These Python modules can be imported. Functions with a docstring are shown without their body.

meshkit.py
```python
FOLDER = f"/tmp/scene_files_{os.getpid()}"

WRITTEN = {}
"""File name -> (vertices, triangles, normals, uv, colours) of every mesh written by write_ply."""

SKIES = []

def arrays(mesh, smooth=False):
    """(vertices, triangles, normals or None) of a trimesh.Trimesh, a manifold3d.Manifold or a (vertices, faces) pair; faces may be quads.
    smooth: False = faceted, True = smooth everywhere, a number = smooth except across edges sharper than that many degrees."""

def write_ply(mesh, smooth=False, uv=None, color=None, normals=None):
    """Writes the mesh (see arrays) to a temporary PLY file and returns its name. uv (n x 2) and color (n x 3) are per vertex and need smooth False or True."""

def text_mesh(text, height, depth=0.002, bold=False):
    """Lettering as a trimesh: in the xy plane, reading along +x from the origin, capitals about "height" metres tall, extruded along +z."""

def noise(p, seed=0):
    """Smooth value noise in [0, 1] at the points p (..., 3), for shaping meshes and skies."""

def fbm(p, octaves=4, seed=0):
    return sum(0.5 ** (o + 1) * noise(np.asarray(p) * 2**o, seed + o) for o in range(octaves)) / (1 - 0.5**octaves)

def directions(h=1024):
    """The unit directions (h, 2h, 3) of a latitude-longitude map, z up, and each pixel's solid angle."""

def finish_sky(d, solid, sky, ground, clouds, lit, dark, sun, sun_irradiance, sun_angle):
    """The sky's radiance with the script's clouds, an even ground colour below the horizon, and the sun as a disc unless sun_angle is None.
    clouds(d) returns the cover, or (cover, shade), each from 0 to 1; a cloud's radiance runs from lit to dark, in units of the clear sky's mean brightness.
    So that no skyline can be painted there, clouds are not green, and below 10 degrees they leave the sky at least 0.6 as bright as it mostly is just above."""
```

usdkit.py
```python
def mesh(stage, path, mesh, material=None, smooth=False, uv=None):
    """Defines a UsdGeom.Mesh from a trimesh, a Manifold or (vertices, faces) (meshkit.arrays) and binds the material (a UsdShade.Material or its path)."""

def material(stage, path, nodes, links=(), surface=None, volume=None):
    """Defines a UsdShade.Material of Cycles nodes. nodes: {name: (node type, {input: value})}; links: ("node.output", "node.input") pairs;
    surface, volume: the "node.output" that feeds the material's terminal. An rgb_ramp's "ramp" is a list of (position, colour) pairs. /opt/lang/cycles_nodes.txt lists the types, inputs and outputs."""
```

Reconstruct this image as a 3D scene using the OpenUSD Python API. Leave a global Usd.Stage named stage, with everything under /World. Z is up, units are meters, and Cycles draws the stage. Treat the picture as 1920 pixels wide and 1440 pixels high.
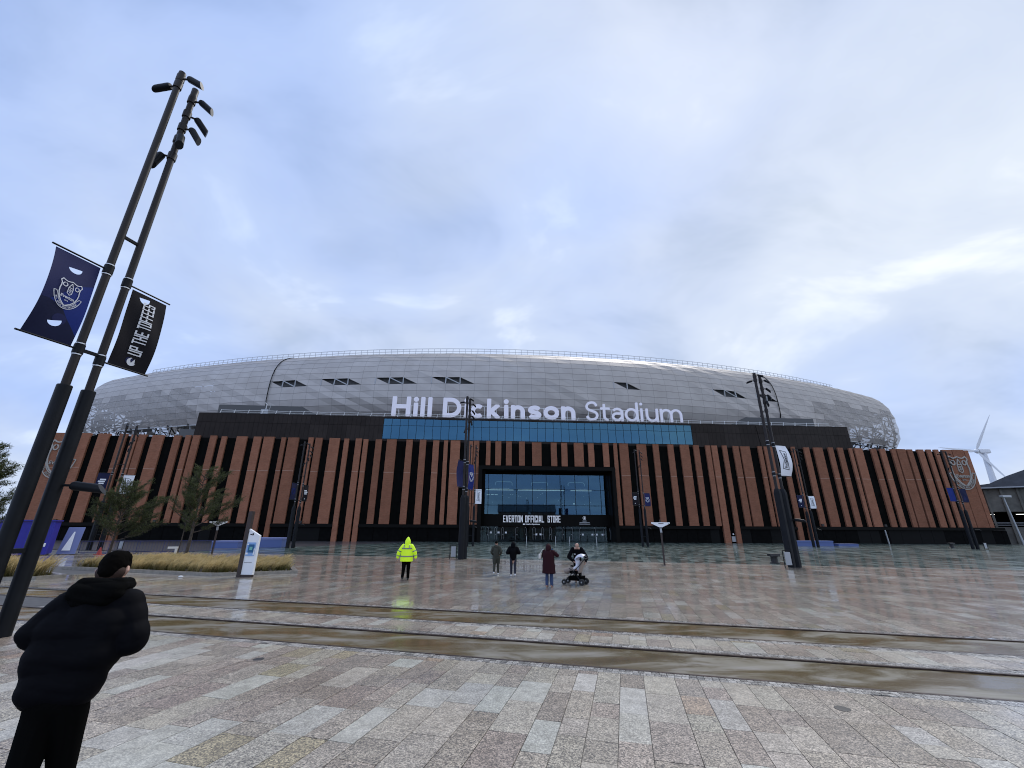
import math, random
import numpy as np, trimesh, manifold3d as m3, shapely
from shapely.geometry import LineString, Polygon, MultiLineString, Point, box as sbox
from shapely.ops import unary_union
from shapely import affinity
import usdkit, meshkit
from pxr import Usd, UsdGeom, UsdLux, UsdShade, Sdf, Gf, Vt

stage = Usd.Stage.CreateInMemory()
UsdGeom.SetStageUpAxis(stage, UsdGeom.Tokens.z)
UsdGeom.SetStageMetersPerUnit(stage, 1.0)
W = UsdGeom.Xform.Define(stage, '/World')
stage.SetDefaultPrim(W.GetPrim())
UsdGeom.Scope.Define(stage, '/World/Looks')
rng = np.random.default_rng(7)
random.seed(7)

# ------------------------------------------------------------------ camera
FPX, PITCH, ROLL, HCAM = 773.2, math.radians(18.92), math.radians(0.335), 2.0
cam = UsdGeom.Camera.Define(stage, '/World/camera')
cam.CreateHorizontalApertureAttr(36.0)
cam.CreateVerticalApertureAttr(27.0)
cam.CreateFocalLengthAttr(FPX / 1920 * 36.0)
cam.CreateClippingRangeAttr(Gf.Vec2f(0.05, 6000))
_c, _s, _cr, _sr = math.cos(PITCH), math.sin(PITCH), math.cos(ROLL), math.sin(ROLL)
_right, _up, _fwd = (_cr, -_s * _sr, _c * _sr), (-_sr, -_s * _cr, _c * _cr), (0, _c, _s)
cam.AddTransformOp().Set(Gf.Matrix4d(*_right, 0, *_up, 0, *[-a for a in _fwd], 0, 0, 0, HCAM, 1))
cam.CreateExposureAttr(0.5)

# ------------------------------------------------------------------ sky and soft sun (overcast)
SUN_EL, SUN_AZ = math.radians(52), math.radians(28)      # direction towards the sun, azimuth = atan2(x, y)
sky = UsdLux.DomeLight.Define(stage, '/World/sky')
SKY = usdkit.material(stage, '/World/Looks/sky_cover', {
    'tc': ('texture_coordinate', {}),
    'sky': ('sky_texture', {'sky_type': 'single_scattering', 'sun_disc': False, 'sun_elevation': SUN_EL, 'sun_rotation': SUN_AZ}),
    'sep': ('separate_xyz', {}),
    'zc': ('math', {'math_type': 'maximum', 'value2': 0.0}),
    'za': ('math', {'math_type': 'add', 'value2': 0.34}),
    'dx': ('math', {'math_type': 'divide'}), 'dy': ('math', {'math_type': 'divide'}),
    'cb': ('combine_xyz', {'z': 3.1}),
    'n1': ('noise_texture', {'scale': 0.95, 'detail': 4.0, 'roughness': 0.45, 'distortion': 0.35}),
    'mp': ('mapping', {'location': (4.3, 1.2, 0.0), 'scale': (0.8, 1.0, 1.0)}),
    'n2': ('noise_texture', {'scale': 2.9, 'detail': 7.0, 'roughness': 0.52, 'distortion': 0.4}),
    'xg': ('map_range', {'from_min': -0.8, 'from_max': 0.9, 'to_min': -0.10, 'to_max': 0.13}),
    'a1': ('math', {'math_type': 'add'}),
    'r1': ('rgb_ramp', {'ramp': [(0.30, (3.85, 5.15, 8.5)), (0.46, (4.55, 5.65, 8.3)), (0.58, (5.45, 6.25, 7.9)), (0.76, (6.8, 7.4, 8.3))]}),
    'r2': ('rgb_ramp', {'ramp': [(0.33, (0.82, 0.85, 0.88)), (0.45, (0.97, 0.975, 0.985)), (0.57, (1.06, 1.05, 1.02)), (0.68, (1.36, 1.29, 1.14))]}),
    'mul': ('mix', {'mix_type': 'multiply', 'fac': 1.0}),
    'mx': ('mix', {'mix_type': 'mix', 'fac': 0.93}),
    'bg': ('background_shader', {'strength': 0.085}),
}, [('tc.generated', 'sep.vector'), ('sep.z', 'zc.value1'), ('zc.value', 'za.value1'), ('sep.x', 'dx.value1'), ('za.value', 'dx.value2'),
    ('sep.y', 'dy.value1'), ('za.value', 'dy.value2'), ('dx.value', 'cb.x'), ('dy.value', 'cb.y'), ('cb.vector', 'n1.vector'),
    ('cb.vector', 'mp.vector'), ('mp.vector', 'n2.vector'), ('sep.x', 'xg.value'), ('xg.result', 'a1.value1'), ('n1.fac', 'a1.value2'),
    ('a1.value', 'r1.fac'), ('n2.fac', 'r2.fac'), ('r1.color', 'mul.color1'), ('r2.color', 'mul.color2'),
    ('sky.color', 'mx.color1'), ('mul.color', 'mx.color2'), ('mx.color', 'bg.color')], surface='bg.background')
UsdShade.MaterialBindingAPI.Apply(sky.GetPrim()).Bind(SKY)
sun = UsdLux.DistantLight.Define(stage, '/World/sun')
sun.CreateIntensityAttr(0.34); sun.CreateAngleAttr(22.0); sun.CreateNormalizeAttr(True) if hasattr(sun, 'CreateNormalizeAttr') else None
sun.CreateColorAttr(Gf.Vec3f(1.0, 0.97, 0.93))
_d = (math.cos(SUN_EL) * math.sin(SUN_AZ), math.cos(SUN_EL) * math.cos(SUN_AZ), math.sin(SUN_EL))
sun.AddTransformOp().Set(Gf.Matrix4d().SetRotate(Gf.Rotation(Gf.Vec3d(0, 0, 1), Gf.Vec3d(*_d))))

# ------------------------------------------------------------------ scene helpers
_used = {}
def _num(parent, name):
    k = (parent, name); n = _used.get(k, 0); _used[k] = n + 1
    return f'{parent}/{name}' if n == 0 else f'{parent}/{name}_{n:03d}'
def _tag(prim, label=None, cat=None, group=None, kind=None):
    for k, v in (('label', label), ('category', cat), ('group', group), ('kind', kind)):
        if v: prim.SetCustomDataByKey(k, v)
    return prim
def thing(name, label, cat, loc=(0, 0, 0), rot=0.0, group=None, kind=None):
    p = _num('/World', name)
    x = UsdGeom.Xform.Define(stage, p); x.AddTranslateOp().Set(Gf.Vec3d(*map(float, loc))); x.AddRotateZOp().Set(float(rot))
    _tag(x.GetPrim(), label, cat, group, kind)
    return p
def part(parent, name, mesh, mat, smooth=False, label=None, kind=None, tone=None, loc=None):
    p = _num(parent, name)
    m = usdkit.mesh(stage, p, mesh, M[mat] if isinstance(mat, str) else mat, smooth)
    if tone is not None:
        n = len(m.GetPointsAttr().Get())
        t = np.broadcast_to(np.asarray(tone, np.float32), (n, 3))
        UsdGeom.PrimvarsAPI(m).CreatePrimvar('tone', Sdf.ValueTypeNames.Color3fArray, 'vertex').Set(Vt.Vec3fArray.FromNumpy(np.ascontiguousarray(t)))
    _tag(m.GetPrim(), label=label, kind=kind)
    if loc is not None: m.AddTranslateOp().Set(Gf.Vec3d(*map(float, loc)))
    return p
def top(name, mesh, mat, label, cat, group=None, kind=None, **k):
    p = part('/World', name, mesh, mat, **k); _tag(stage.GetPrimAtPath(p), label, cat, group, kind); return p
def copy_of(src, name, label, cat, loc, rot=0, group=None):
    p = _num('/World', name); x = UsdGeom.Xform.Define(stage, p)
    x.GetPrim().GetReferences().AddInternalReference(src); x.GetPrim().SetInstanceable(True)
    x.ClearXformOpOrder(); x.GetPrim().RemoveProperty('xformOp:translate')
    x.AddTranslateOp().Set(Gf.Vec3d(*map(float, loc))); x.AddRotateZOp().Set(float(rot))
    _tag(x.GetPrim(), label, cat, group); return p

# ------------------------------------------------------------------ mesh helpers: all give (vertices, triangles)
_BF = np.array([[0,2,1],[0,3,2],[4,5,6],[4,6,7],[0,1,5],[0,5,4],[1,2,6],[1,6,5],[2,3,7],[2,7,6],[3,0,4],[3,4,7]])
def box(x0, x1, y0, y1, z0, z1):
    v = np.array([[x0,y0,z0],[x1,y0,z0],[x1,y1,z0],[x0,y1,z0],[x0,y0,z1],[x1,y0,z1],[x1,y1,z1],[x0,y1,z1]], float)
    return v, _BF
def hexa(v): return np.asarray(v, float), _BF
def cat(*ms):
    ms = [m for m in (ms[0] if len(ms) == 1 and isinstance(ms[0], list) else ms)]
    V, Fa, n = [], [], 0
    for v, f in ms:
        V.append(v); Fa.append(np.asarray(f) + n); n += len(v)
    return np.vstack(V), np.vstack(Fa)
def rotz(a):
    c, s = math.cos(a), math.sin(a); return np.array([[c,-s,0],[s,c,0],[0,0,1.0]])
def rotx(a):
    c, s = math.cos(a), math.sin(a); return np.array([[1.0,0,0],[0,c,-s],[0,s,c]])
def roty(a):
    c, s = math.cos(a), math.sin(a); return np.array([[c,0,s],[0,1.0,0],[-s,0,c]])
def mv(m, t=(0,0,0), R=None, s=1.0):
    v, f = (np.asarray(m.vertices), np.asarray(m.faces)) if hasattr(m, 'vertices') else m
    v = np.asarray(v, float) * s
    if R is not None: v = v @ np.asarray(R).T
    return v + np.asarray(t, float), f
def frame_of(d):
    d = np.asarray(d, float) / np.linalg.norm(d)
    a = np.array([0,0,1.0]) if abs(d[2]) < .95 else np.array([1.0,0,0])
    x = np.cross(a, d); x /= np.linalg.norm(x); return x, np.cross(d, x), d
def tube(p, r, n=10, caps=True, phase=0.0):
    p = np.asarray(p, float); r = np.broadcast_to(np.asarray(r, float), (len(p),)); k = len(p); V = []
    a = np.linspace(0, 2*np.pi, n, endpoint=False) + phase
    x, y, _ = frame_of(p[-1] - p[0] if np.linalg.norm(p[-1]-p[0]) > 1e-6 else p[1]-p[0])
    for i in range(k):
        d = p[min(i+1, k-1)] - p[max(i-1, 0)]
        if np.linalg.norm(d) > 1e-9:
            d = d / np.linalg.norm(d); x = x - d*(x@d); x /= np.linalg.norm(x); y = np.cross(d, x)
        V.append(p[i] + r[i]*(np.cos(a)[:,None]*x + np.sin(a)[:,None]*y))
    V = np.vstack(V); Fa = []
    for i in range(k-1):
        for j in range(n):
            a0, a1 = i*n+j, i*n+(j+1) % n; Fa += [[a0,a1,a1+n],[a0,a1+n,a0+n]]
    if caps:
        for j in range(1, n-1): Fa += [[0,j+1,j],[(k-1)*n,(k-1)*n+j,(k-1)*n+j+1]]
    return V, np.array(Fa)
def bar(a, b, w, h=None, up=(0,0,1)):
    a, b = np.asarray(a, float), np.asarray(b, float); h = h or w; d = (b-a)/np.linalg.norm(b-a)
    u = np.asarray(up, float)
    if abs(d@u) > .98: u = np.array([1.0,0,0])
    x = np.cross(d, u); x /= np.linalg.norm(x); y = np.cross(x, d)
    q = [(-w/2,-h/2),(w/2,-h/2),(w/2,h/2),(-w/2,h/2)]
    return hexa([a + x*i + y*j for i, j in q] + [b + x*i + y*j for i, j in q])
def lathe(prof, n=20):
    V, Fa, k = [], [], len(prof)
    a = np.linspace(0, 2*np.pi, n, endpoint=False)
    for r, z in prof: V.append(np.stack([r*np.cos(a), r*np.sin(a), np.full(n, z)], 1))
    for i in range(k-1):
        for j in range(n):
            a0, a1 = i*n+j, i*n+(j+1) % n; Fa += [[a0,a1,a1+n],[a0,a1+n,a0+n]]
    for j in range(1, n-1): Fa += [[0,j+1,j],[(k-1)*n,(k-1)*n+j,(k-1)*n+j+1]]
    return np.vstack(V), np.array(Fa)
def extrude(shape, depth):
    """shapely shape in xy, extruded along +z"""
    gs = [g for g in getattr(shape, 'geoms', [shape]) if g.geom_type == 'Polygon' and g.area > 1e-9]
    out = []
    for g in gs:
        t = trimesh.creation.extrude_polygon(g, depth, engine='earcut'); out.append((np.asarray(t.vertices), np.asarray(t.faces)))
    return cat(out)
UPRIGHT = np.array([[1.0,0,0],[0,0,-1.0],[0,1.0,0]])       # xy drawing -> xz wall facing -y
def text(s, h, depth, bold=True, width=None):
    """lettering standing in the xz plane facing -y, base line at z=0 from x=0; width squeezes it"""
    t = meshkit.text_mesh(s, h, depth, bold=bold); v = np.array(t.vertices); x0, x1 = v[:,0].min(), v[:,0].max()
    v[:,0] -= x0
    if width: v[:,0] *= width / (x1 - x0)
    return v @ UPRIGHT.T, np.array(t.faces)
def soft(mesh, it=8):
    t = trimesh.Trimesh(*mesh, process=True); trimesh.smoothing.filter_taubin(t, 0.5, -0.53, iterations=it); return np.array(t.vertices), np.array(t.faces)
def ball(c, r, n=2):
    s = trimesh.creation.icosphere(n); r = np.broadcast_to(np.asarray(r, float), (3,)); return np.asarray(s.vertices)*r + np.asarray(c, float), np.asarray(s.faces)

# ------------------------------------------------------------------ materials
M = {}
def mat(name, col, rough=0.5, metal=0.0, spec=0.5, var=None, bump=None, emit=None, coat=0.0, col2=None, sheen=0.0):
    """principled with object-space noise: var=(scale, low, high) multiplies the colour, bump=(scale, strength, distance)"""
    nodes = {'p': ('principled_bsdf', {'base_color': col, 'roughness': rough, 'metallic': metal, 'specular_ior_level': spec, 'coat_weight': coat, 'sheen_weight': sheen})}
    links = []
    if emit: nodes['p'][1].update({'emission_color': emit[0], 'emission_strength': emit[1]})
    if var or bump: nodes['g'] = ('geometry', {})
    if var:
        nodes['n'] = ('noise_texture', {'scale': var[0], 'detail': 4.0, 'roughness': 0.6})
        c2 = col2 or tuple(c*var[2] for c in col)
        nodes['r'] = ('rgb_ramp', {'ramp': [(0.3, tuple(c*var[1] for c in col)), (0.7, c2)]})
        links += [('g.position', 'n.vector'), ('n.fac', 'r.fac'), ('r.color', 'p.base_color')]
    if bump:
        nodes['bn'] = ('noise_texture', {'scale': bump[0], 'detail': 3.0})
        nodes['b'] = ('bump', {'strength': bump[1], 'distance': bump[2]})
        links += [('g.position', 'bn.vector'), ('bn.fac', 'b.height'), ('b.normal', 'p.normal')]
    M[name] = usdkit.material(stage, f'/World/Looks/{name}', nodes, links, surface='p.BSDF'); return M[name]

def brick_mat(name, ca, cb, mortar):
    M[name] = usdkit.material(stage, f'/World/Looks/{name}', {
        'tc': ('texture_coordinate', {}), 'sep': ('separate_xyz', {}), 'add': ('math', {'math_type': 'add'}), 'cb': ('combine_xyz', {}),
        'bt': ('brick_texture', {'color1': ca, 'color2': cb, 'mortar': mortar, 'scale': 1.0, 'brick_width': 0.44, 'row_height': 0.15, 'mortar_size': 0.012, 'bias': -0.1}),
        'oi': ('object_info', {}), 'n': ('noise_texture', {'scale': 0.5, 'detail': 5.0, 'roughness': 0.65}),
        'mr': ('map_range', {'from_min': 0.0, 'from_max': 1.0, 'to_min': 0.84, 'to_max': 1.14}), 'mn': ('map_range', {'from_min': 0.3, 'from_max': 0.7, 'to_min': 0.86, 'to_max': 1.12}),
        'mm': ('math', {'math_type': 'multiply'}), 'mul': ('mix', {'mix_type': 'multiply', 'fac': 1.0}), 'cc': ('combine_xyz', {}),
        'p': ('principled_bsdf', {'roughness': 0.9, 'specular_ior_level': 0.08}), 'b': ('bump', {'strength': 0.5, 'distance': 0.01})},
        [('tc.object', 'sep.vector'), ('sep.x', 'add.value1'), ('sep.y', 'add.value2'), ('add.value', 'cb.x'), ('sep.z', 'cb.y'), ('cb.vector', 'bt.vector'), ('tc.object', 'n.vector'),
         ('oi.random', 'mr.value'), ('n.fac', 'mn.value'), ('mr.result', 'mm.value1'), ('mn.result', 'mm.value2'), ('mm.value', 'cc.x'), ('mm.value', 'cc.y'), ('mm.value', 'cc.z'),
         ('bt.color', 'mul.color1'), ('cc.vector', 'mul.color2'), ('mul.color', 'p.base_color'), ('bt.fac', 'b.height'), ('b.normal', 'p.normal')], surface='p.BSDF')
brick_mat('red_brick', (0.305, 0.128, 0.075), (0.245, 0.096, 0.055), (0.27, 0.155, 0.105))
brick_mat('old_brick', (0.20, 0.10, 0.07), (0.15, 0.08, 0.06), (0.2, 0.16, 0.13))

# wet granite: tone primvar gives the stone colour, its speckle and the wet film come from noise in place
def granite(name, pooled=0):
    M[name] = usdkit.material(stage, f'/World/Looks/{name}', {
        'g': ('geometry', {}), 'at': ('attribute', {'attribute': 'tone'}),
        'v': ('voronoi_texture', {'scale': 82.0, 'randomness': 1.0}), 'ts': ('separate_color', {'color_type': 'rgb'}), 'tf': ('map_range', {'from_min': 0.30, 'from_max': 0.42, 'to_min': 0.95, 'to_max': 0.35, 'clamp': True}), 'sc': ('separate_color', {'color_type': 'rgb'}),
        'r': ('rgb_ramp', {'ramp': [(0.0, (0.13, 0.12, 0.125)), (0.30, (0.58, 0.56, 0.545)), (0.58, (1.02, 1.01, 0.99)), (0.97, (2.1, 2.1, 2.05))]}),
        'mul': ('mix', {'mix_type': 'multiply'}),
        'n': ('noise_texture', {'scale': 0.55, 'detail': 5.0, 'roughness': 0.6}), 'n3': ('noise_texture', {'scale': 7.0, 'detail': 4.0}),
        'st': ('rgb_ramp', {'ramp': [(0.3, (0.80, 0.79, 0.77)), (0.7, (1.12, 1.12, 1.12))]}), 'mul2': ('mix', {'mix_type': 'multiply', 'fac': 1.0}),
        'mr': ('map_range', {'from_min': 0.40, 'from_max': 0.62, 'to_min': 0.15 if pooled else 0.30, 'to_max': 0.045 if pooled else 0.10, 'clamp': True}),
        'mc': ('map_range', {'from_min': 0.36, 'from_max': 0.60, 'to_min': 0.7 if pooled else 0.15, 'to_max': 1.0 if pooled else 0.9, 'clamp': True}),
        'p': ('principled_bsdf', {'roughness': 0.42, 'specular_ior_level': 0.45, 'coat_roughness': 0.1, 'coat_ior': 1.33}),
        'b': ('bump', {'strength': 0.35, 'distance': 0.002}), 'bn': ('noise_texture', {'scale': 120.0, 'detail': 2.0}),
        'cn': ('noise_texture', {'scale': 5.0, 'detail': 2.0}), 'cbp': ('bump', {'strength': 0.25, 'distance': 0.006})},
        [('at.color', 'ts.color'), ('ts.r', 'tf.value'), ('tf.result', 'mul.fac'), ('g.position', 'v.vector'), ('v.color', 'sc.color'), ('sc.r', 'r.fac'), ('at.color', 'mul.color1'), ('r.color', 'mul.color2'),
         ('g.position', 'n.vector'), ('g.position', 'n3.vector'), ('n3.fac', 'st.fac'), ('mul.color', 'mul2.color1'), ('st.color', 'mul2.color2'), ('mul2.color', 'p.base_color'),
         ('n.fac', 'mr.value'), ('mr.result', 'p.coat_roughness'), ('n.fac', 'mc.value'), ('mc.result', 'p.coat_weight'),
         ('g.position', 'bn.vector'), ('bn.fac', 'b.height'), ('b.normal', 'p.normal'), ('g.position', 'cn.vector'), ('cn.fac', 'cbp.height'), ('cbp.normal', 'p.coat_normal')], surface='p.BSDF')
granite('wet_granite')
granite('wet_granite_pooled', 1)
# far plaza: rows of dark green and pale setts, too far off to tell apart singly
M['green_setts'] = usdkit.material(stage, '/World/Looks/green_setts', {
    'g': ('geometry', {}), 'mp': ('mapping', {'rotation': (0, 0, math.radians(-75.5)), 'scale': (1, 1, 1)}),
    'bt': ('brick_texture', {'color1': (0.010, 0.028, 0.023), 'color2': (0.24, 0.29, 0.26), 'mortar': (0.03, 0.045, 0.04), 'scale': 1.0, 'brick_width': 2.1, 'row_height': 0.62, 'mortar_size': 0.012, 'bias': -0.2, 'offset': 0.37}),
    'n': ('noise_texture', {'scale': 0.35, 'detail': 4.0}), 'mr': ('map_range', {'from_min': 0.35, 'from_max': 0.65, 'to_min': 0.06, 'to_max': 0.18, 'clamp': True}),
    'cn': ('noise_texture', {'scale': 3.0, 'detail': 2.0}), 'cbp': ('bump', {'strength': 0.25, 'distance': 0.006}),
    'p': ('principled_bsdf', {'roughness': 0.6, 'specular_ior_level': 0.08, 'coat_weight': 0.85, 'coat_ior': 1.33})},
    [('g.position', 'mp.vector'), ('mp.vector', 'bt.vector'), ('bt.color', 'p.base_color'), ('g.position', 'n.vector'), ('n.fac', 'mr.value'), ('mr.result', 'p.coat_roughness'),
     ('g.position', 'cn.vector'), ('cn.fac', 'cbp.height'), ('cbp.normal', 'p.coat_normal')], surface='p.BSDF')
# wet, algae-stained concrete between the rails
M['wet_concrete'] = usdkit.material(stage, '/World/Looks/wet_concrete', {
    'g': ('geometry', {}), 'mp': ('mapping', {'rotation': (0, 0, math.radians(14.5)), 'scale': (0.55, 1.5, 1.0)}),
    'n': ('noise_texture', {'scale': 1.1, 'detail': 6.0, 'roughness': 0.62, 'distortion': 0.5}),
    'r': ('rgb_ramp', {'ramp': [(0.30, (0.105, 0.072, 0.036)), (0.42, (0.135, 0.100, 0.052)), (0.53, (0.145, 0.118, 0.072)), (0.61, (0.20, 0.178, 0.145)), (0.74, (0.29, 0.265, 0.235))]}),
    'n2': ('noise_texture', {'scale': 2.6, 'detail': 4.0}), 'r2': ('rgb_ramp', {'ramp': [(0.40, (0.84, 0.83, 0.68)), (0.58, (1.0, 1.0, 1.0))]}), 'mul': ('mix', {'mix_type': 'multiply', 'fac': 0.8}),
    'mr': ('map_range', {'from_min': 0.42, 'from_max': 0.58, 'to_min': 0.13, 'to_max': 0.36, 'clamp': True}),
    'bn': ('noise_texture', {'scale': 14.0, 'detail': 3.0}), 'b': ('bump', {'strength': 0.12, 'distance': 0.006}),
    'p': ('principled_bsdf', {'specular_ior_level': 0.5})},
    [('g.position', 'mp.vector'), ('mp.vector', 'n.vector'), ('n.fac', 'r.fac'), ('mp.vector', 'n2.vector'), ('n2.fac', 'r2.fac'), ('r.color', 'mul.color1'), ('r2.color', 'mul.color2'), ('mul.color', 'p.base_color'),
     ('n.fac', 'mr.value'), ('mr.result', 'p.roughness'), ('g.position', 'bn.vector'), ('bn.fac', 'b.height'), ('b.normal', 'p.normal')], surface='p.BSDF')
mat('mortar', (0.06, 0.056, 0.052), 0.6, var=(6, 0.7, 1.3))
mat('asphalt', (0.07, 0.07, 0.075), 0.35, var=(3, 0.7, 1.3), coat=0.5, bump=(40, 0.3, 0.01))
mat('kerb_stone', (0.24, 0.22, 0.19), 0.4, var=(5, 0.7, 1.2), coat=0.4)
mat('rail_steel', (0.07, 0.05, 0.04), 0.35, metal=0.7, var=(8, 0.6, 1.4))
mat('black_cladding', (0.0032, 0.0034, 0.003), 0.6, spec=0.03, var=(0.8, 0.7, 1.4))
mat('black_frame', (0.005, 0.0047, 0.0042), 0.5, spec=0.08)
mat('void_black', (0.004, 0.004, 0.004), 0.9, spec=0.05)
mat('ground_floor_dark', (0.0035, 0.0035, 0.0035), 0.5, spec=0.04, var=(1.2, 0.6, 1.5))
mat('shutter_grey', (0.007, 0.007, 0.007), 0.5, spec=0.08)
mat('brown_cladding', (0.020, 0.0145, 0.012), 0.5, spec=0.15, var=(0.5, 0.8, 1.25))
mat('brown_cladding_light', (0.026, 0.0195, 0.0165), 0.5, spec=0.15, var=(0.5, 0.8, 1.25))
mat('white_paint', (0.78, 0.78, 0.77), 0.4)
mat('white_sign', (0.78, 0.79, 0.80), 0.45)
mat('letter_face', (0.60, 0.60, 0.66), 0.5, emit=((0.74, 0.75, 1.0), 0.15))
mat('letter_white', (0.85, 0.85, 0.86), 0.4, emit=((0.9, 0.92, 1.0), 0.10))
mat('lamp_glow', (0.9, 0.9, 0.85), 0.5, emit=((0.95, 1.0, 0.92), 1.0))
mat('lamp_glow_soft', (0.9, 0.9, 0.85), 0.5, emit=((0.75, 0.95, 0.9), 0.45))
mat('crest_metal', (0.36, 0.33, 0.29), 0.5)
mat('mast_steel', (0.006, 0.007, 0.009), 0.45, spec=0.18, var=(2.5, 0.75, 1.3), bump=(20, 0.06, 0.01))
mat('mast_tube', (0.016, 0.012, 0.011), 0.45, spec=0.3, var=(2.5, 0.8, 1.25))
mat('steel_band', (0.6, 0.6, 0.6), 0.3, metal=0.9)
mat('stainless', (0.55, 0.56, 0.57), 0.28, metal=0.9)
mat('black_iron', (0.02, 0.018, 0.017), 0.5, var=(6, 0.6, 1.5))
mat('corten', (0.035, 0.022, 0.018), 0.5, var=(3, 0.7, 1.3))
mat('banner_black', (0.007, 0.006, 0.009), 0.75, spec=0.2)
mat('banner_white', (0.74, 0.75, 0.78), 0.6)
mat('banner_white_ink', (0.70, 0.72, 0.76), 0.6)
mat('banner_navy', (0.010, 0.013, 0.045), 0.75, spec=0.2)
mat('banner_blue', (0.010, 0.025, 0.17), 0.75, spec=0.2)
mat('banner_indigo', (0.017, 0.021, 0.082), 0.75, spec=0.2)
mat('barrier_blue', (0.035, 0.04, 0.14), 0.45)
mat('kiosk_blue', (0.02, 0.02, 0.27), 0.45)
mat('bench_blue', (0.08, 0.12, 0.29), 0.5)
mat('poster_lilac', (0.15, 0.18, 0.36), 0.5)
mat('poster_sky', (0.22, 0.38, 0.66), 0.5)
mat('poster_teal', (0.015, 0.10, 0.22), 0.5)
mat('poster_green', (0.15, 0.42, 0.36), 0.5)
mat('red_plastic', (0.3, 0.03, 0.025), 0.5)
mat('galvanised', (0.36, 0.37, 0.38), 0.4, metal=0.5)
mat('old_concrete', (0.17, 0.165, 0.14), 0.8, var=(0.35, 0.55, 1.2), bump=(3, 0.3, 0.05))
mat('slate_roof', (0.06, 0.065, 0.075), 0.45, var=(0.6, 0.7, 1.3))
mat('turbine_white', (0.72, 0.73, 0.75), 0.4)
mat('steel_lattice', (0.05, 0.052, 0.05), 0.6, spec=0.2)
mat('shell_inner', (0.10, 0.10, 0.10), 0.8)
mat('roof_metal', (0.55, 0.56, 0.58), 0.5)
mat('pier_ledge', (0.5, 0.33, 0.25), 0.7)
mat('bark', (0.055, 0.042, 0.032), 0.85, var=(9, 0.6, 1.4), bump=(25, 0.6, 0.02))
mat('soil', (0.03, 0.024, 0.018), 0.9, var=(6, 0.6, 1.4))
mat('interior_dark', (0.06, 0.075, 0.085), 0.7)
mat('interior_floor', (0.12, 0.12, 0.12), 0.4)
mat('shop_green', (0.08, 0.14, 0.09), 0.6)
mat('skin', (0.46, 0.27, 0.20), 0.5, var=(30, 0.9, 1.08))
mat('hair_black', (0.0032, 0.0026, 0.0022), 0.9, spec=0.04, bump=(180, 0.7, 0.004))
mat('hair_fade', (0.045, 0.026, 0.020), 0.7, spec=0.2, var=(260, 0.5, 1.4))
mat('jacket_black', (0.003, 0.003, 0.0044), 0.75, spec=0.06, bump=(9, 0.25, 0.02))
mat('fleece_black', (0.0025, 0.0025, 0.0025), 0.95, spec=0.05, bump=(220, 0.8, 0.004))
mat('cloth_black', (0.003, 0.003, 0.003), 0.9, spec=0.03)
mat('cloth_navy', (0.012, 0.014, 0.026), 0.8)
mat('cloth_olive', (0.030, 0.031, 0.022), 0.85)
mat('cloth_burgundy', (0.026, 0.007, 0.010), 0.7, spec=0.1)
mat('denim', (0.03, 0.055, 0.13), 0.85)
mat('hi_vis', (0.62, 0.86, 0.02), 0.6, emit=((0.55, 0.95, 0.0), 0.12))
mat('reflective_tape', (0.22, 0.24, 0.23), 0.35)
mat('shoe_white', (0.75, 0.75, 0.75), 0.5)
mat('shoe_black', (0.012, 0.012, 0.012), 0.5)
mat('shoe_tan', (0.40, 0.20, 0.13), 0.6)
mat('cream_fabric', (0.62, 0.58, 0.52), 0.8)
mat('footmuff_taupe', (0.27, 0.22, 0.19), 0.85)
mat('blanket_white', (0.75, 0.75, 0.80), 0.85)
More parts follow.
